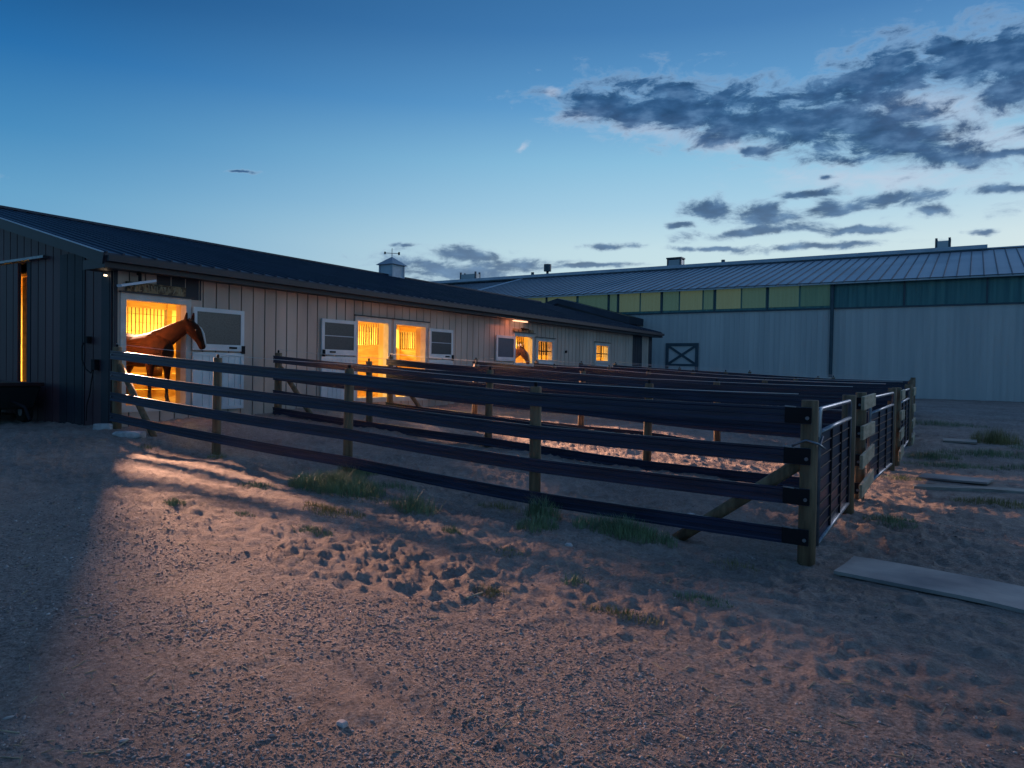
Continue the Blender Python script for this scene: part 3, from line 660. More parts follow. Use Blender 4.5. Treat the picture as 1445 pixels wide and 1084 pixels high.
for a, b in zip(edges, edges[1:]):
    area('stall_lamp', (-15.0, (a+b)/2+(.9 if a < 8 else 0), 1.80), .5, 80 if a < 8 else 135, WARM)
for y in (10, 13.5, 17, 21, 25, 29): area('aisle_lamp', (-18.3, y, 1.82), .7, 440, (1, .70, .18))
# spots added inside to throw warm light out through the open doors
YARD = (1, .56, .36)
spot('added_yard_spot', (-16.25, 9.04, 1.76), (-6.2, 3.9, -1.5), 15000, YARD, 31, .17, .85)
spot('added_yard_spot', (-16.25, 14.3, 1.76), (-4, 10.9, -1.5), 12500, YARD, 32, .12, .6)
spot('added_yard_spot', (-16.25, 16.4, 1.76), (-4, 11.8, -1.5), 15000, YARD, 36, .12, .6)
spot('added_aisle_spot', (-19.8, 24.5, 1.78), (-1, 15.5, -1.5), 19000, YARD, 18, .08, .4)
area('eave_light', (BX+.24, 20.4, 1.66), .08, 9, (1, .30, .12), (0, rad(-35), 0), sy=1.9)
d = bpy.data.lights.new('eave_fill', 'POINT'); d.energy = .8; d.color = (1, .30, .12); d.shadow_soft_size = .05
o = bpy.data.objects.new('eave_fill', d); COL.objects.link(o); o.location = (BX+.17, 20.4, 1.58)
d = bpy.data.lights.new('corner_point', 'POINT'); d.energy = .03; d.color = (1, .7, .4); d.shadow_soft_size = .02
o = bpy.data.objects.new('corner_point', d); COL.objects.link(o); o.location = (-13.4, 7.0, 1.60)

# ------------------------------------------------------------------ arena hall
AY = 45.0; AZ = 5.40; ARY, ARZ = 57.6, 8.58; AX0, AX1 = -50.0, 34.0; BB = 3.88
arena = thing('riding_arena', (0, AY, -1.2), 'huge pale metal riding arena hall with ribbed roof and a translucent band under its eave', 'arena')
m_ = MB(); m_.box(AX0, AX1, AY, AY+.15, -1.6, AZ)
x = AX0
while x < AX1: m_.box(x, x+.05, AY-.025, AY, -1.6, BB-.02); x += .3
m_.build('front_wall', 'arena', arena)
m_ = MB(); m_.box(AX0, AX1, AY-.03, AY-.012, BB, AZ-.1); x = AX0
while x < AX1: m_.box(x, x+.04, AY-.05, AY-.03, BB, AZ-.1); x += .23
m_.build('translucent_band', 'band', arena)
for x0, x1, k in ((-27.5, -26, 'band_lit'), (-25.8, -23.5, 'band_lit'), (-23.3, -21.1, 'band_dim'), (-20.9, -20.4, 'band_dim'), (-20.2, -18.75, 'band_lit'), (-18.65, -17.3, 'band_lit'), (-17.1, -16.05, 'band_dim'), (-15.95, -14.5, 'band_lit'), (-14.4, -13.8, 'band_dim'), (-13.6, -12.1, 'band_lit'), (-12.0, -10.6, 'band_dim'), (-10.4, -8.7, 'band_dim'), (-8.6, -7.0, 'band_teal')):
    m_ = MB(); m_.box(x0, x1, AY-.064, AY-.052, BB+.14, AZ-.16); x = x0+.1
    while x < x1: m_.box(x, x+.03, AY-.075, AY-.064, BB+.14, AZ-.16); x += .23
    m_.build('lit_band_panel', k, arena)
m_ = MB()
for x in (-25.9, -21, -20.3, -17.2, -13.7, -10.5, -6.9, -3.2, .6, 4.5): m_.box(x-.045, x+.045, AY-.085, AY-.012, BB, AZ-.1)
m_.box(AX0, AX1, AY-.09, AY-.01, BB-.07, BB+.02); m_.build('band_trim', 'arena_trim', arena)
MB().box(AX0, AX1, AY-.45, AY-.005, AZ-.16, AZ-.06).build('eave_soffit', 'arena_trim', arena)
MB().tube([(-6.85, AY-.16, AZ-.2), (-6.85, AY-.16, -.1)], .1, 8).build('downspout', 'arena_trim', arena)
def aslope(x0, x1, dz, mat_, name, rib=True, front=True):
    m_ = MB(); sg_ = 1 if front else -1
    def P(x, tt, h): return (x, ARY-sg_*(ARY-AY+.5)*tt, ARZ+dz-(ARZ-AZ+.12)*tt+h)
    m_.hexa([P(x0, 1, -.08), P(x1, 1, -.08), P(x1, 0, -.08), P(x0, 0, -.08), P(x0, 1, 0), P(x1, 1, 0), P(x1, 0, 0), P(x0, 0, 0)])
    base_ = m_.build(name, mat_, arena)
    if not rib: return base_
    m_ = MB(); x = x0+.05
    while x < x1-.05:
        m_.hexa([P(x-.035, 1.004, 0), P(x+.035, 1.004, 0), P(x+.035, 0, 0), P(x-.035, 0, 0), P(x-.02, 1.004, .055), P(x+.02, 1.004, .055), P(x+.02, 0, .055), P(x-.02, 0, .055)]); x += .61
    return m_.build('roof_seams', 'seam', arena)
aslope(-35.6, AX1, 0, 'arena_roof', 'front_roof_slope'); aslope(AX0, -35.6, -.12, 'arena_roof', 'lower_roof_slope'); aslope(AX0, AX1, -.02, 'arena_roof', 'rear_roof_slope', False, False)
MB().box(-50, .7, ARY-.5, ARY+.5, ARZ-.02, ARZ+.26).build('ridge_vent', 'ridge', arena)
MB().box(-50, .7, ARY-.53, ARY-.49, ARZ-.1, ARZ+.0).build('ridge_vent_dark_strip', 'arena_trim', arena)  # dark strip along the foot of the ridge vent
MB().box(.7, AX1, ARY-.25, ARY+.25, ARZ, ARZ+.08).build('ridge_cap', 'ridge', arena)
MB().bar((-35.6, AY-.5, AZ-.10), (-35.6, ARY, ARZ+.06), .25, .06).build('roof_flashing', 'ridge', arena)
MB().box(AX0, AX1, 70.0, 70.2, -1.6, AZ).build('rear_wall', 'arena', arena)
for xx, nm in ((AX0, 'end_wall'), (AX1-.1, 'end_wall')):
    m_ = MB(); m_.v += [(xx, AY, -1.6), (xx, 70.2, -1.6), (xx, 70.2, AZ), (xx, ARY, ARZ-.12), (xx, AY, AZ), (xx+.1, AY, -1.6), (xx+.1, 70.2, -1.6), (xx+.1, 70.2, AZ), (xx+.1, ARY, ARZ-.12), (xx+.1, AY, AZ)]
    m_.f += [(0, 1, 2, 3, 4), (9, 8, 7, 6, 5), (0, 5, 6, 1), (1, 6, 7, 2), (2, 7, 8, 3), (3, 8, 9, 4), (4, 9, 5, 0)]; m_.build(nm, 'arena', arena)
def vent(x0, x1, h, kind):
    y0, y1 = ARY-.4, ARY+.4; z0 = ARZ+.2
    if kind == 'pipe':
        v_ = MB().tube([((x0+x1)/2, ARY, z0-.1), ((x0+x1)/2, ARY, z0+h*.35)], .12, 8).build('roof_vent', 'black', arena)
        MB().tube([((x0+x1)/2, ARY, z0+h*.35), ((x0+x1)/2, ARY, z0+h)], (x1-x0)/2, 10).build('vent_hood', 'arena_trim', v_); return
    v_ = MB().box(x0, x1, y0, y1, z0-.1, z0+h*.72).build('roof_vent', 'arena_roof', arena)
    m_ = MB()
    for cx in (x0+.06, x1-.06):
        for cy in (y0+.06, y1-.06): m_.box(cx-.07, cx+.07, cy-.07, cy+.07, z0-.1, z0+h)
    if kind == 'cap': m_.box(x0-.06, x1+.06, y0-.06, y1+.06, z0+h*.85, z0+h)
    m_.build('vent_frame', 'arena_trim', v_)
vent(-42.9, -41, .75, 'open'); vent(-33.5, -32.8, .98, 'pipe'); vent(-21.5, -20.3, .72, 'cap'); vent(-2.3, -1.4, .72, 'open'); vent(-17.1, -16.8, .3, 'pipe'); vent(-34.9, -34.6, .35, 'pipe')
# stable door with cross brace
m_ = MB(); x0, x1, z0, z1 = -16.85, -14.68, -.2, 1.9; w = .2; yy0, yy1 = AY-.10, AY-.03
m_.box(x0, x0+w, yy0, yy1, z0, z1); m_.box(x1-w, x1, yy0, yy1, z0, z1); m_.box(x0+w, x1-w, yy0, yy1, z1-w, z1); m_.box(x0+w, x1-w, yy0, yy1, .42, .42+w*.7)
ad = m_.build('braced_door', 'arena_trim', arena)
m_ = MB(); a_ = (x0+w, .56); b_ = (x1-w, z1-w)
m_.bar((a_[0], AY-.075, a_[1]), (b_[0], AY-.075, b_[1]), .05, .15, up=(0, 0, 1)); m_.bar((a_[0], AY-.070, b_[1]), (b_[0], AY-.070, a_[1]), .05, .15, up=(0, 0, 1)); m_.build('cross_brace', 'arena_trim', ad)
MB().box(x0+w, x1-w, AY-.045, AY-.03, z0, z1-w).build('door_panel', 'arena', ad)
# link roof between barn and arena
lk = thing('link_building', (-21, 41, -1.2), 'small dark gabled link roof between the barn end and the arena wall', 'building')
LY0, LY1 = 42.6, 44.97; LR = (-23.7, 4.88); LE = (-18.45, 3.52); LW = (-28.95, 3.52)
for e_, nm in ((LE, 'roof_slope'), (LW, 'roof_slope')):
    MB().hexa([(LR[0], LY0, LR[1]-.35), (e_[0], LY0, e_[1]-.45), (e_[0], LY1, e_[1]-.45), (LR[0], LY1, LR[1]-.35), (LR[0], LY0, LR[1]), (e_[0], LY0, e_[1]), (e_[0], LY1, e_[1]), (LR[0], LY1, LR[1])]).build(nm, 'roof', lk)
m_ = MB(); m_.v += [(x, y, z) for y in (LY0+.1, LY1) for x, z in ((-28.6, -1.4), (-18.9, -1.4), (-18.9, 3.2), (LR[0], LR[1]-.36), (-28.6, 3.2))]
m_.f += [(0, 1, 2, 3, 4), (9, 8, 7, 6, 5)]+[(i, (i+1) % 5, (i+1) % 5+5, i+5) for i in range(5)]; m_.build('walls', 'dark_panel', lk)

# ------------------------------------------------------------------ horses
def skin_horse(name, off, coat, label, mane_mat):
    O = Vector((-13.9, 8.25, FL)); off = Vector(off)
    root = thing(name, O+off, label, 'horse')
    def T(p): return Vector((p[0], p[1], FL+p[2]))+off
    la = Vector((0, 1, 0)); lh = Vector((.80, -.60, 0)) * -1
    mb = MB()
    def chain(pts):
        P_ = [T(p[:3]) for p in pts]; R_ = []
        for i, p in enumerate(P_):
            tg = (P_[min(i+1, len(P_)-1)]-P_[max(i-1, 0)]).normalized(); q = pts[i]; lat = Vector(q[5]) if len(q) > 5 else la
            lat = (lat-tg*lat.dot(tg)).normalized(); R_.append((p, lat, tg, q[3], q[4]))
        mb.ell(R_, 18)
    chain([(-15.52, 8.25, 1.12, .10, .14), (-15.42, 8.25, 1.12, .22, .25), (-15.2, 8.25, 1.12, .28, .33), (-14.95, 8.25, 1.11, .29, .34), (-14.6, 8.25, 1.07, .28, .33), (-14.3, 8.25, 1.05, .28, .33), (-14.0, 8.25, 1.07, .26, .345), (-13.8, 8.25, 1.08, .25, .35), (-13.6, 8.25, 1.05, .23, .33), (-13.42, 8.25, 1.03, .19, .26), (-13.3, 8.25, 1.02, .12, .17)])
    ln = (-.45, .89, 0)
    chain([(-13.95, 8.25, 1.15, .16, .26), (-13.72, 8.27, 1.21, .15, .275), (-13.54, 8.31, 1.30, .125, .235), (-13.38, 8.37, 1.40, .105, .195, (-.25, .97, 0)), (-13.24, 8.44, 1.49, .09, .16, (-.6, .8, 0)), (-13.13, 8.52, 1.56, .08, .13, (-.75, .65, 0)), (-13.06, 8.58, 1.575, .07, .10, (-.86, .5, 0))])
    hl = (-.80, .60, 0)
    chain([(-13.11, 8.52, 1.625, .06, .07, hl), (-13.08, 8.56, 1.57, .085, .115, hl), (-13.05, 8.60, 1.50, .092, .135, hl), (-13.02, 8.64, 1.43, .088, .135, hl), (-12.99, 8.67, 1.35, .07, .105, hl), (-12.965, 8.70, 1.27, .056, .082, hl), (-12.945, 8.72, 1.20, .052, .072, hl), (-12.93, 8.735, 1.14, .055, .068, hl), (-12.92, 8.745, 1.10, .040, .045, hl)])
    for s_, dx, dy in ((-1, -.03, -.03), (1, .045, .07)):
        b0 = (-13.10+dx, 8.53+dy, 1.67)
        chain([(b0[0], b0[1], 1.62, .045, .038, hl), (b0[0]+.003, b0[1]+.004, 1.70, .044, .034, hl), (b0[0]+.008, b0[1]+.012, 1.77, .034, .026, hl), (b0[0]+.012, b0[1]+.018, 1.83, .018, .014, hl)])
    def leg(x, y, front, bend=0):
        if front: pts = [(x, y, .98, .10, .14), (x+.01, y, .8, .085, .11), (x+.015, y, .64, .058, .07), (x+.015, y, .5, .047, .05), (x+.02, y, .43, .052, .056), (x+.005, y, .36, .036, .038), (x, y, .22, .032, .034), (x, y, .14, .040, .044), (x+.02, y, .09, .034, .038), (x+.035, y, .055, .046, .052), (x+.045, y, .005, .056, .064)]
        else: pts = [(x+.05, y, 1.05, .14, .22), (x+.03, y, .88, .125, .19), (x, y, .72, .085, .12), (x-.07, y, .58, .055, .065), (x-.11, y, .5, .05, .062), (x-.09, y, .42, .042, .048), (x-.06, y, .26, .035, .038), (x-.045, y, .15, .042, .046), (x-.03, y, .09, .036, .04), (x-.015, y, .055, .046, .052), (x, y, .005, .056, .062)]
        P_ = [T(p[:3]) for p in pts]; R_ = [(P_[i], Vector((0, 1, 0)), Vector((0, 0, -1)), pts[i][3], pts[i][4]) for i in range(len(pts))]; mb.ell(R_, 12)
    leg(-13.66, 8.08, True); leg(-13.60, 8.40, True); leg(-15.0, 8.42, False); leg(-15.15, 8.06, False)
    body = mb.build('body_source', coat, root)
    md = body.modifiers.new('r', 'REMESH'); md.mode = 'VOXEL'; md.voxel_size = .014; md.use_smooth_shade = True
    ms = body.modifiers.new('s', 'SMOOTH'); ms.factor = .6; ms.iterations = 4
    dg = bpy.context.evaluated_depsgraph_get(); me = bpy.data.meshes.new_from_object(body.evaluated_get(dg)); me.name = 'body'
    me.materials.clear(); me.materials.append(MT[coat]); me.materials.append(MT[mane_mat])
    for p_ in me.polygons: p_.material_index = 1 if p_.center.z < .46 else 0
    pass; old = body.data; body.modifiers.clear(); body.data = me; bpy.data.meshes.remove(old); body.name = 'body'
    me.polygons.foreach_set('use_smooth', [True]*len(me.polygons))
    # mane along the crest
    crest = [(-13.11, 8.51, 1.70), (-13.20, 8.45, 1.665), (-13.31, 8.40, 1.60), (-13.44, 8.34, 1.545), (-13.58, 8.29, 1.49), (-13.76, 8.26, 1.45)]
    m_ = MB()
    for k in range(len(crest)-1):
        for j in range(7):
            f_ = (j+random.random()*.6)/7; a_ = Vector(crest[k]).lerp(Vector(crest[k+1]), f_); a_ = T(a_)
            dn = Vector((-.02+random.uniform(-.015, .015), .06, -.12-random.random()*.05))
            m_.tube([a_+Vector((0, 0, -.005)), a_+Vector((.0, .05, -.02)), a_+dn+Vector((0, .045, 0))], [.014, .013, .003], 5)
    m_.tube([T((-13.09, 8.54, 1.70)), T((-13.02, 8.585, 1.66)), T((-12.965, 8.63, 1.56))], [.02, .02, .004], 6)
    m_.build('mane', mane_mat, root, True)
    m_ = MB()
    for k in range(16):
        a0 = random.uniform(-.04, .04); m_.tube([T((-15.50, 8.25+a0*.5, 1.30)), T((-15.60, 8.25+a0, 1.1)), T((-15.60+random.uniform(-.03, .03), 8.25+a0*1.6, .7)), T((-15.58, 8.25+a0, .45+random.random()*.1))], [.02, .022, .018, .003], 5)
    m_.build('tail', mane_mat, root, True)
    for s_ in (-1, 1):
        c = T((-13.02, 8.62, 1.485))+Vector((.80, -.60, 0))*.084*s_+Vector((.02, .05, 0))*.6
        bm = bmesh.new(); bmesh.ops.create_icosphere(bm, subdivisions=2, radius=.017); me2 = bpy.data.meshes.new('eye'); bm.to_mesh(me2); bm.free(); me2.materials.append(MT['eye'])
        e_ = bpy.data.objects.new('eye', me2); COL.objects.link(e_); e_.parent = root; e_.location = c-parent_world(root)
    # white stripe down the face
    fp = [(-13.035, 8.665, 1.60), (-12.985, 8.735, 1.52), (-12.945, 8.765, 1.42), (-12.92, 8.775, 1.32), (-12.905, 8.785, 1.23), (-12.895, 8.80, 1.16)]
    m_ = MB(); m_.tube([T(p)+Vector((.026, -.018, -.004)) for p in fp], [.008, .022, .022, .018, .016, .010], 8); m_.build('face_stripe', 'blaze', root, True)
    return root
random.seed(11)
skin_horse('horse', (0, 0, 0), 'bay', 'dark bay horse with a white face stripe standing in the nearest lit stall doorway', 'mane')
skin_horse('horse', (-.24, 12.88, -.10), 'chestnut', 'reddish chestnut horse looking out over a closed lower half door farther along the barn', 'mane')

# ------------------------------------------------------------------ fences
XS = [-13.02, -10.10, -7.19, -4.17, -1.25]; TOP0 = [.29, .11, -.02, -.19, -.235]
FY = [7.09, 10.5, 14.1, 17.95, 21.6, 25.0, 28.2]; FXE = [-1.25, -1.22, -1.15, -1.16, -1.33, -1.53, -1.7]; DZ = [0, .01, .02, .03, .05, .08, .10]
FL_LAB = ['dark rail fence nearest the camera, from the barn corner to the thick corner post',
          'second dark rail fence back from the camera, starting between the first and second doors',
          'third dark rail fence from the front, starting between the two lit open doorways',
          'fourth dark rail fence from the front, ending past the boarded gate post',
          'fifth dark rail fence from the front, starting just left of the chestnut horse doorway',
          'sixth dark rail fence from the front, its wall end between the two small lit windows',
          'rearmost dark rail fence, starting beside the last small lit window']
def topz(x, i):
    return float(np.interp(x, XS, TOP0))+DZ[i]*np.interp(x, [-13, -1.2], [.6, 1.4])
for i, y in enumerate(FY):
    xs = [-13.02 if i == 0 else -12.8, -10.1+.02*i, -7.19, -4.2, FXE[i]]
    gz_ = [hz(x, y) for x in xs]; sl = 0
    root = thing('rail_fence', (xs[0], y, gz_[0]), FL_LAB[i], 'fence', 'dark rail fences dividing the paddocks')
    rnd = random.Random(i)
    for k, x in enumerate(xs):
        tz = topz(x, i)+(.0 if k < 4 else .0); lean = rnd.uniform(-.025, .02) if 0 < k < 4 else -.0
        r_ = (.078 if k in (0, 4) else .066)
        if k == 4 and i > 0: r_ = .07
        m_ = MB(); n = 12; m_.tube([(x-lean, y, gz_[k]-.25), (x, y, (gz_[k]+tz)/2), (x+lean, y, tz-.01), (x+lean, y, tz)], [r_*1.04, r_*1.01, r_*.98, r_*.9], n)
        po = m_.build('post', 'post', root, True)
        po.data.polygons.foreach_set('use_smooth', [len(p.vertices) == 4 for p in po.data.polygons])
        if k < 4:
            MB().tube([(x+lean, y, tz), (x+lean, y, tz+.035), (x+lean, y, tz+.06)], [.018, .022, .014], 8).build('insulator', 'black', root)
    yr = y-.085
    for j in range(4):
        m_ = MB(); N_ = 28; prev = None; hh = .155 if j < 3 else .15
        xa, xb = xs[0]-.06, xs[4]+.03
        for s_ in range(N_+1):
            x = xa+(xb-xa)*s_/N_; z = topz(x, i)-.065-.375*j-hh/2
            if i > 0: z = max(z, hz(x, y)+.02)
            seg = math.sin(math.pi*((x-xs[0])/2.95 % 1))*.008; z -= seg
            if prev:
                (x0, z0) = prev
                def ring(x_, z_):   # ribbed band profile, thick edges and a thinner web
                    h = hh/2; return [(x_, yr-.012, z_-h), (x_, yr+.012, z_-h), (x_, yr+.012, z_-h*.72), (x_, yr+.004, z_-h*.62), (x_, yr+.004, z_+h*.62), (x_, yr+.012, z_+h*.72), (x_, yr+.012, z_+h), (x_, yr-.012, z_+h), (x_, yr-.012, z_+h*.72), (x_, yr-.005, z_+h*.6), (x_, yr-.005, z_+h*.12), (x_, yr-.011, z_+h*.06), (x_, yr-.011, z_-h*.06), (x_, yr-.005, z_-h*.12), (x_, yr-.005, z_-h*.6), (x_, yr-.012, z_-h*.72)]
                if s_ == 1: b0 = len(m_.v); m_.v += ring(x0, z0)
                b = len(m_.v); m_.v += ring(x, z); n = 16
                for q in range(n): q2 = (q+1) % n; m_.f.append((b-n+q, b-n+q2, b+q2, b+q))
            prev = (x, z)
        m_.f.append(tuple(range(15, -1, -1))); e0 = len(m_.v)-16; m_.f.append(tuple(range(e0, e0+16)))
        m_.build('rail', 'rail', root)
        if i < 2:   # end bracket, bolt and clip
            zc = topz(xs[4], i)-.065-.375*j-hh/2
            br = MB().box(xs[4]-.20, xs[4]+.035, yr-.03, yr-.013, zc-.07, zc+.075).build('rail_bracket', 'black', root, bevel=.004)
            MB().tube([(xs[4]+.0, yr-.03, zc-.02), (xs[4]+.0, yr-.042, zc-.02)], .017, 10).build('bolt', 'galv', br)
            MB().bar((xs[4]-.20, yr-.02, zc+.085), (xs[4]-.10, yr-.03, zc+.08), .012, .012).build('clip', 'galv', br)
            MB().tube([(xs[0]+.0, yr-.013, topz(xs[0], i)-.065-.375*j-hh/2), (xs[0]+.0, yr-.03, topz(xs[0], i)-.065-.375*j-hh/2)], .014, 8).build('bolt', 'galv', root)
    # top wire
    pts = []
    for s_ in range(41):
        x = xs[0]+(xs[4]-.10-xs[0])*s_/40; pts.append((x, y-.02, topz(x, i)+.055+(-.012*math.sin(math.pi*((x-xs[0])/2.95 % 1)))+(.02 if i else .0)))
    MB().tube(pts, .0035 if i < 2 else .005, 5).build('top_wire', 'wire', root)
    # diagonal braces
    zt = topz(xs[4]-.1, i)-.6; MB().tube([(xs[4]-.06, y+.02, zt+.02), (xs[4]-1.32, y+.03, hz(xs[4]-1.3, y)-.06)], .062 if i < 2 else .05, 10).build('brace', 'post', root, True)
    zt = topz(xs[0], i)-.38; MB().tube([(xs[0]+.06, y+.02, zt+.05), (xs[0]+1.18, y+.03, hz(xs[0]+1.2, y)-.06)], .055, 10).build('brace', 'post', root, True)

# gates on the right side
def gx(y): return float(np.interp(y, FY, FXE))
GL = ['dark pipe gate with mesh infill beside the nearest corner post', 'second pipe gate back, just behind the post with four short boards',
      'third pipe gate back along the paddock ends', 'fourth pipe gate back along the paddock ends', 'fifth pipe gate along the paddock ends, nearly hidden', 'farthest pipe gate, nearest the arena']
GR = [(7.28, 9.33), (11.15, 13.95), (15.1, 17.8), (18.9, 21.45), (22.6, 24.85), (25.9, 28.05)]
for k, (y0, y1) in enumerate(GR):
    g0, g1 = hz(gx(y0), y0), hz(gx(y1), y1); xa, xb = gx(y0)+.03, gx(y1)+.03
    if k == 0: xa += .02
    root = thing('pipe_gate', (xa, y0, g0), GL[k], 'gate', 'gates closing the paddock ends')
    zt0, zt1 = topz(-1.2, min(k, 6))-.09, topz(-1.2, min(k, 6))-.09+.02; zb0, zb1 = g0+.16, g1+.14
    r_ = .024
    # outer frame with bent corners
    fr = MB().tube([(xa, y0, zb0), (xa, y0, zt0-.06), (xa, y0+.02, zt0-.015), (xa, y0+.08, zt0), (xb, y1-.08, zt1), (xb, y1-.02, zt1-.02), (xb, y1, zt1-.07), (xb, y1, zb1)], r_, 8).build('gate_frame', 'galv', root, True)
    MB().tube([(xa, y0, zt0-.22), (xb, y1, zt1-.20)], r_, 8).build('second_pipe', 'galv', root, True)
    MB().tube([(xa, y0, zb0), (xb, y1, zb1)], r_, 8).build('bottom_pipe', 'galv', root, True)
    m_ = MB(); n = 9
    for j in range(1, n):
        f_ = j/n; m_.tube([(xa, y0, zb0+(zt0-.22-zb0)*f_), (xb, y1, zb1+(zt1-.2-zb1)*f_)], .008, 5)
    for f_ in (.02, .36, .68, .98):
        ym = y0+(y1-y0)*f_; xm = xa+(xb-xa)*f_; m_.tube([(xm, ym, zb0+(zb1-zb0)*f_), (xm, ym, zt0-.2)], .016, 6)
    m_.build('mesh_infill', 'black', root)
    m_ = MB(); m_.hexa([(xa-.012, y0, zb0), (xa-.006, y0, zb0), (xb-.006, y1, zb1), (xb-.012, y1, zb1), (xa-.012, y0, zt0-.22), (xa-.006, y0, zt0-.22), (xb-.006, y1, zt1-.2), (xb-.012, y1, zt1-.2)])
    m_.build('dark_panel', 'rail', root)
    if k == 0:
        MB().tube([(-1.38, 6.98, -.66), (-1.26, 6.985, -.60), (-1.16, 7.02, -.63), (-1.12, 7.12, -.68), (xa+.02, y0-.05, -.66), (xa+.03, y0+.02, -.58)], .012, 6).build('chain', 'galv', root, True)
        MB().tube([(xa, y0-.03, zt0-.26), (xa+.01, y0-.03, zt0-.02), (xa+.01, y0+.05, zt0+.01)], .012, 6).build('latch_loop', 'wire', root, True)
# gate posts, the second one carries four short boards
PL = ['thick wooden gate post where the nearest gate closes', 'thick wooden gate post at the second paddock', 'gate post at the third paddock end', 'gate post at the fourth paddock end', 'gate post at the fifth paddock end', 'gate post at the last paddock end']
for k, (yy, h) in enumerate(((9.47, 0), (15.0, .0), (18.8, 0), (22.5, 0), (25.85, 0), (28.6, .05))):
    x = gx(yy)+(-.0); g = hz(x, yy); root = thing('gate_post', (x, yy, g), PL[k], 'post', 'wooden posts between the gates')
    MB().tube([(x, yy, g-.2), (x, yy, -.24+.03*k+h), (x, yy, -.235+.03*k+h)], [.085, .078, .07], 12).build('post_shaft', 'post', root, True)
BL = ['four short pale boards nailed across the post behind the nearest gate', 'short pale boards nailed beside the third paddock post', 'short pale boards nailed beside the fourth paddock post']
for k, yy in enumerate((10.38, 14.75, 18.35)):
    x = gx(yy)+.10; root = thing('spacer_boards', (x, yy, hz(x, yy)), BL[k], 'boards', 'short boards nailed to the paddock posts')
    for j in range(4):
        zc = topz(-1.2, 1)-.12-.36*j; w0, w1 = (yy-.72, yy+.52) if k == 0 else (yy-.35, yy+.35)
        tw = (.02, .0, .05, .07)[j]
        MB().hexa([(x, w0, zc-.085), (x+.038, w0, zc-.085), (x+.038, w1, zc-.085+tw), (x, w1, zc-.085+tw), (x, w0, zc+.085), (x+.038, w0, zc+.085), (x+.038, w1, zc+.085+tw), (x, w1, zc+.085+tw)]).build('board', 'sawn', root, bevel=.004)

# ------------------------------------------------------------------ mats, planks, rocks, stick, cart
def slab(name, pts, th, mt, label, cat, lift=.0):
    cx = sum(p[0] for p in pts)/4; cy = sum(p[1] for p in pts)/4
    m_ = MB(); nx, ny = 14, 4; P = [Vector((*p, 0)) for p in pts]; top = []
    for i in range(nx+1):
        for j in range(ny+1):
            a_ = P[0].lerp(P[1], i/nx); b_ = P[3].lerp(P[2], i/nx); c = a_.lerp(b_, j/ny)
            long_ = (P[1]-P[0]).length > 1
            z = hz(c.x, c.y)+.034+lift+((.012*math.sin(i*.45)+.004*math.cos(j*1.3+i)) if long_ else .002*i)
            top.append((c.x, c.y, z))
    n = len(top); m_.v = top+[(x, y, z-th) for x, y, z in top]
    q = lambda i, j: i*(ny+1)+j
    for i in range(nx):
        for j in range(ny): m_.f.append((q(i, j), q(i+1, j), q(i+1, j+1), q(i, j+1))); m_.f.append(tuple(n+v for v in (q(i, j+1), q(i+1, j+1), q(i+1, j), q(i, j))))
    for i in range(nx): m_.f.append((q(i, 0), n+q(i, 0), n+q(i+1, 0), q(i+1, 0))); m_.f.append((q(i+1, ny), n+q(i+1, ny), n+q(i, ny), q(i, ny)))
    for j in range(ny): m_.f.append((q(0, j+1), n+q(0, j+1), n+q(0, j), q(0, j))); m_.f.append((q(nx, j), n+q(nx, j), n+q(nx, j+1), q(nx, j+1)))
    return tag(m_.build(name, mt, None), label, cat)
slab('ground_mat', [(-.98, 6.86), (1.6, 6.12), (1.7, 6.85), (-.90, 7.52)], .03, 'mat_grey', 'long grey walkway board lying on the sand beside the nearest corner post', 'mat')
slab('plank', [(-.68, 12.25), (1.6, 12.95), (1.6, 13.2), (-.70, 12.5)], .05, 'plank', 'long pale plank with a dark underside lying right of the boarded gate post', 'plank')
slab('plank', [(-.70, 13.35), (.25, 13.1), (.35, 13.6), (-.62, 13.9)], .03, 'mat_grey', 'short blue grey board lying just behind the long pale plank', 'plank')
slab('plank', [(-.50, 19.0), (.15, 18.9), (.15, 19.6), (-.52, 19.7)], .04, 'plank', 'farthest pale plank on the sand past the third gate', 'plank')
def rock(x, y, sx, sy, sz, label, seed, rot=0, mt='rock'):
    bm = bmesh.new(); bmesh.ops.create_icosphere(bm, subdivisions=3, radius=1); r_ = random.Random(seed)
    ph = [r_.uniform(0, 6) for _ in range(6)]
    for v in bm.verts:
        c = v.co; k = 1+.12*math.sin(c.x*3+ph[0])+.10*math.sin(c.y*4+ph[1])+.10*math.sin(c.z*5+ph[2])+.04*math.sin(c.x*11+c.y*9+ph[3])
        c *= k; c.x = math.copysign(min(abs(c.x), .82), c.x)*sx; c.y = math.copysign(min(abs(c.y), .8), c.y)*sy; c.z = math.copysign(min(abs(c.z), .7), c.z)*sz
    me = bpy.data.meshes.new('rock'); bm.to_mesh(me); bm.free(); me.materials.append(MT[mt]); o = bpy.data.objects.new('rock', me); COL.objects.link(o)
    o.location = (x, y, hz2(x, y)+sz*.35); o.rotation_euler = (0, 0, rot); return tag(o, label, 'rock')
rock(-13.1, 6.88, .20, .09, .09, 'white block of stone lying at the dark barn corner', 1, .8)
rock(-12.02, 6.75, .30, .13, .09, 'larger flat white stone on the sand in front of the first fence brace', 2, .6)
rock(-3.15, 5.97, .045, .035, .03, 'small white pebble lying alone on the sand in front of the middle fence post', 3)
rock(-2.67, 8.04, .06, .05, .04, 'small pale clod inside the first paddock near the brace', 4)
rock(-.36, 3.0, .03, .02, .02, 'single pale pebble in the gravel at the lower right', 5)
rock(-2.4, 2.35, .028, .022, .02, 'pale pebble in the gravel near the wheel rut', 6)
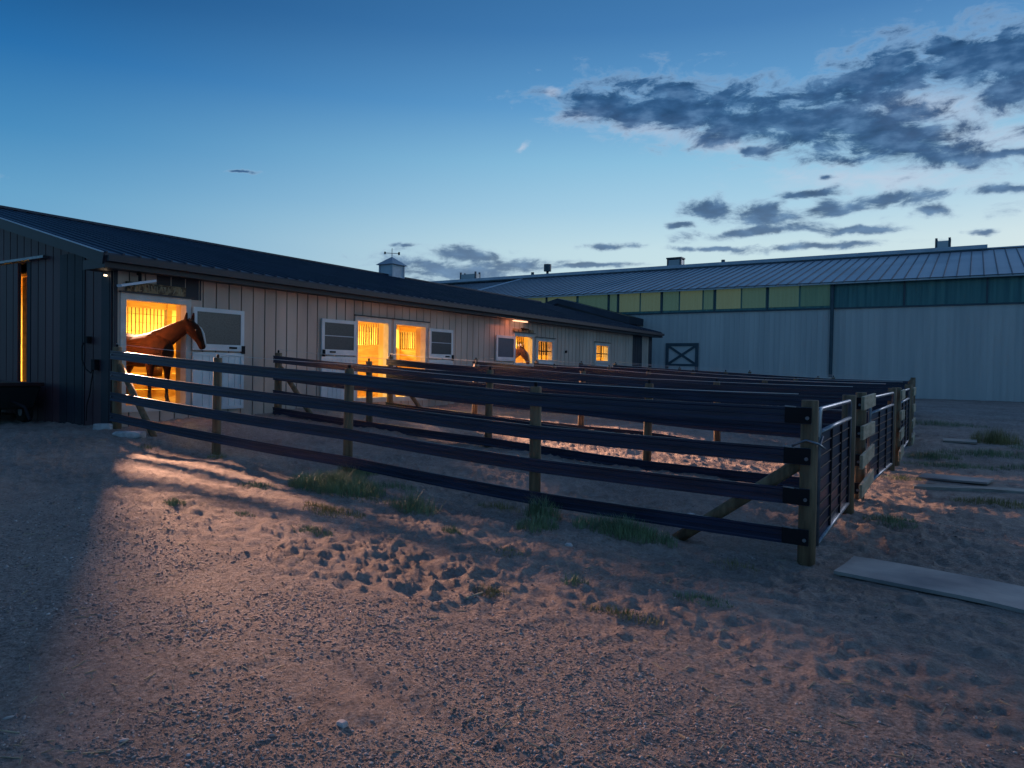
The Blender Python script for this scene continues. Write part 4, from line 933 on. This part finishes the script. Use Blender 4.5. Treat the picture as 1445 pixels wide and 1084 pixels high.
tag(MB().tube([(-2.99, 4.12, hz2(-2.99, 4.12)+.015), (-2.96, 4.28, hz2(-2.96, 4.28)+.02)], .009, 6).build('stick', 'sawn', None), 'small pale stick lying on the sandy gravel in the middle foreground', 'stick')
# dark cart parked before the sliding door
g = hz(-16.4, 6.3); cart = thing('utility_cart', (-16.5, 6.2, g), 'dark low box cart with a red rim parked in shadow at the left edge', 'cart')
MB().hexa([(-17.9, 5.95, g+.28), (-15.55, 5.95, g+.28), (-15.55, 6.85, g+.28), (-17.9, 6.85, g+.28), (-18.0, 5.85, g+.74), (-15.42, 5.85, g+.74), (-15.42, 6.93, g+.74), (-18.0, 6.93, g+.74)]).build('cart_box', 'rubber', cart, bevel=.04)
m_ = MB(); m_.box(-18.03, -15.39, 5.82, 5.90, g+.73, g+.80); m_.box(-15.47, -15.39, 5.90, 6.96, g+.73, g+.80); m_.box(-18.03, -15.47, 6.88, 6.96, g+.73, g+.80); m_.build('cart_rim', 'cart', cart, bevel=.012)
for xx in (-17.4, -16.0):
    for yy in (5.86, 6.86):
        w_ = MB().tube([(xx, yy-.07, g+.21), (xx, yy+.07, g+.21)], .22, 20).build('wheel', 'rubber', cart); MB().tube([(xx, yy-.08, g+.21), (xx, yy+.08, g+.21)], .09, 12).build('rim', 'galv', w_)
MB().tube([(-15.45, 6.4, g+.45), (-14.9, 6.4, g+.35), (-14.7, 6.4, g+.12)], .03, 8).build('tow_bar', 'black', cart)

# ------------------------------------------------------------------ grass tufts
def tuft(x, y, rx, ry, n, h, label, mt='grass', seed=0, group=None, flat=0.):
    r_ = random.Random(seed); m_ = MB(); z0 = hz2(x, y); h *= 1.45; rx *= 1.15; ry *= 1.1; n = int(n*1.35)
    for _ in range(n):
        a = r_.uniform(0, 6.283); q = r_.random()**.7; bx, by = x+math.cos(a)*q*rx, y+math.sin(a)*q*ry
        bz = hz2(bx, by)-.01 if n < 260 else hz(bx, by)+.0
        hh = h*r_.uniform(.35, 1.1)*(1-.45*q); dr = r_.uniform(0, 6.283); ln = hh*r_.uniform(.15, .8)+flat*h; w = r_.uniform(.0014, .0034)
        dx, dy = math.cos(dr)*ln, math.sin(dr)*ln; px, py = -math.sin(dr)*w, math.cos(dr)*w
        b = len(m_.v)
        m_.v += [(bx-px, by-py, bz), (bx+px, by+py, bz), (bx+dx*.4+px*.8, by+dy*.4+py*.8, bz+hh*.6), (bx+dx*.4-px*.8, by+dy*.4-py*.8, bz+hh*.6), (bx+dx, by+dy, bz+hh)]
        m_.f += [(b, b+1, b+2, b+3), (b+3, b+2, b+4)]
    me = bpy.data.meshes.new('grass_tuft'); me.from_pydata([(v[0]-x, v[1]-y, v[2]-z0) for v in m_.v], [], m_.f); me.materials.append(MT[mt])
    o = bpy.data.objects.new('grass_tuft', me); COL.objects.link(o); o.location = (x, y, z0); return tag(o, label, 'grass tuft', group or 'grass tufts growing on the sand')
TU = [(-7.15, 4.51, .13, .10, 240, .07, 'small dark tuft of grass alone on the sand left of the big clump', 'grass'),
      (-6.7, 6.40, .68, .32, 2600, .20, 'broad bright green grass clump in front of the second fence post', 'grass'),
      (-7.0, 6.95, .22, .2, 350, .22, 'tall grass growing just behind the second fence post', 'grass'),
      (-7.45, 7.55, .3, .22, 420, .20, 'wispy grass growing right of the second fence post inside the paddock', 'grass'),
      (-5.2, 6.15, .30, .20, 420, .20, 'spiky blue green weed between the second and middle fence posts', 'grass'),
      (-3.95, 6.85, .20, .14, 300, .22, 'leafy weed growing at the foot of the middle fence post', 'grass'),
      (-3.75, 6.40, .20, .22, 450, .12, 'low trailing weed in front of the middle fence post', 'grass'),
      (-2.95, 6.75, .50, .22, 1500, .15, 'wide dark grass clump left of the leaning corner brace', 'grass'),
      (-2.93, 4.35, .16, .09, 220, .05, 'small yellowish tuft beside the pale stick', 'drygrass'),
      (-1.95, 4.50, .28, .09, 260, .05, 'thin dry grass patch where gravel meets sand', 'drygrass'),
      (-1.62, 5.20, .20, .12, 220, .05, 'flat dark weed on the sand below the corner post', 'grass'),
      (-7.5, 5.85, .28, .18, 330, .07, 'low dark grass left of the broad green clump', 'grass'),
      (-5.75, 5.45, .40, .18, 500, .06, 'creeping weed in front of the broad green clump', 'drygrass'),
      (-5.3, 4.75, .24, .12, 260, .05, 'flat dark weed on the sand in the middle foreground', 'grass'),
      (-6.1, 5.55, .18, .10, 180, .06, 'dry weed patch left of the creeping weed', 'drygrass'),
      (-6.3, 4.75, .14, .08, 120, .04, 'tiny dark weed left of the middle foreground', 'grass'),
      (-2.55, 4.95, .10, .08, 110, .07, 'tiny sprig on the churned sand', 'grass'),
      (-4.25, 5.6, .10, .07, 120, .07, 'tiny sprig of grass left of the white pebble', 'grass'),
      (-.72, 9.15, .26, .30, 500, .07, 'dark grass patch on the sand right of the boarded post', 'grass'),
      (-.25, 15.4, .75, .35, 900, .09, 'low grass behind the short blue grey board', 'grass'),
      (-.6, 16.7, .45, .35, 700, .12, 'dark grass mat beyond the second gate', 'grass'),
      (.50, 19.6, .45, .4, 900, .30, 'tall golden tuft near the farthest plank', 'drygrass'),
      (.35, 17.4, .8, .35, 900, .12, 'grass strip in front of the golden tuft', 'grass'),
      (.30, 11.35, .45, .25, 500, .08, 'yellow green grass in front of the long pale plank', 'drygrass'),
      (1.1, 15.6, .6, .35, 800, .12, 'dark grass at the right edge behind the planks', 'grass'),
      (-.9, 13.2, .3, .2, 250, .06, 'thin grass beside the second gate', 'grass'),
      (1.6, 18.6, .8, .5, 900, .16, 'dark grass farthest to the right beyond the planks', 'grass'),
      (-.8, 24.5, 1.2, .5, 800, .14, 'low dark grass strip near the arena wall', 'grass')]
TU += [(-11.2, 6.6, .16, .12, 90, .06, 'sparse weed just right of the flat white stone at the barn corner', 'drygrass'),
       (-9.75, 6.85, .16, .12, 110, .10, 'thin grass at the foot of the first fence post out from the barn', 'drygrass'),
       (-6.2, 6.95, .35, .14, 200, .10, 'sparse grass under the lowest rail right of the second fence post', 'grass'),
       (-5.9, 6.2, .4, .2, 170, .06, 'creeping thin weed right of the broad green clump', 'drygrass'),
       (-1.75, 6.5, .2, .14, 110, .06, 'sparse weed on the sand just left of the corner post', 'drygrass'),
       (-4.6, 7.0, .3, .12, 160, .09, 'thin grass under the lowest rail left of the middle fence post', 'drygrass'),
       (-3.4, 5.35, .18, .12, 90, .05, 'scattered dry blades on the churned sand below the pebble', 'drygrass')]
for k, t_ in enumerate(TU): tuft(*t_[:6], t_[6], t_[7], seed=k)
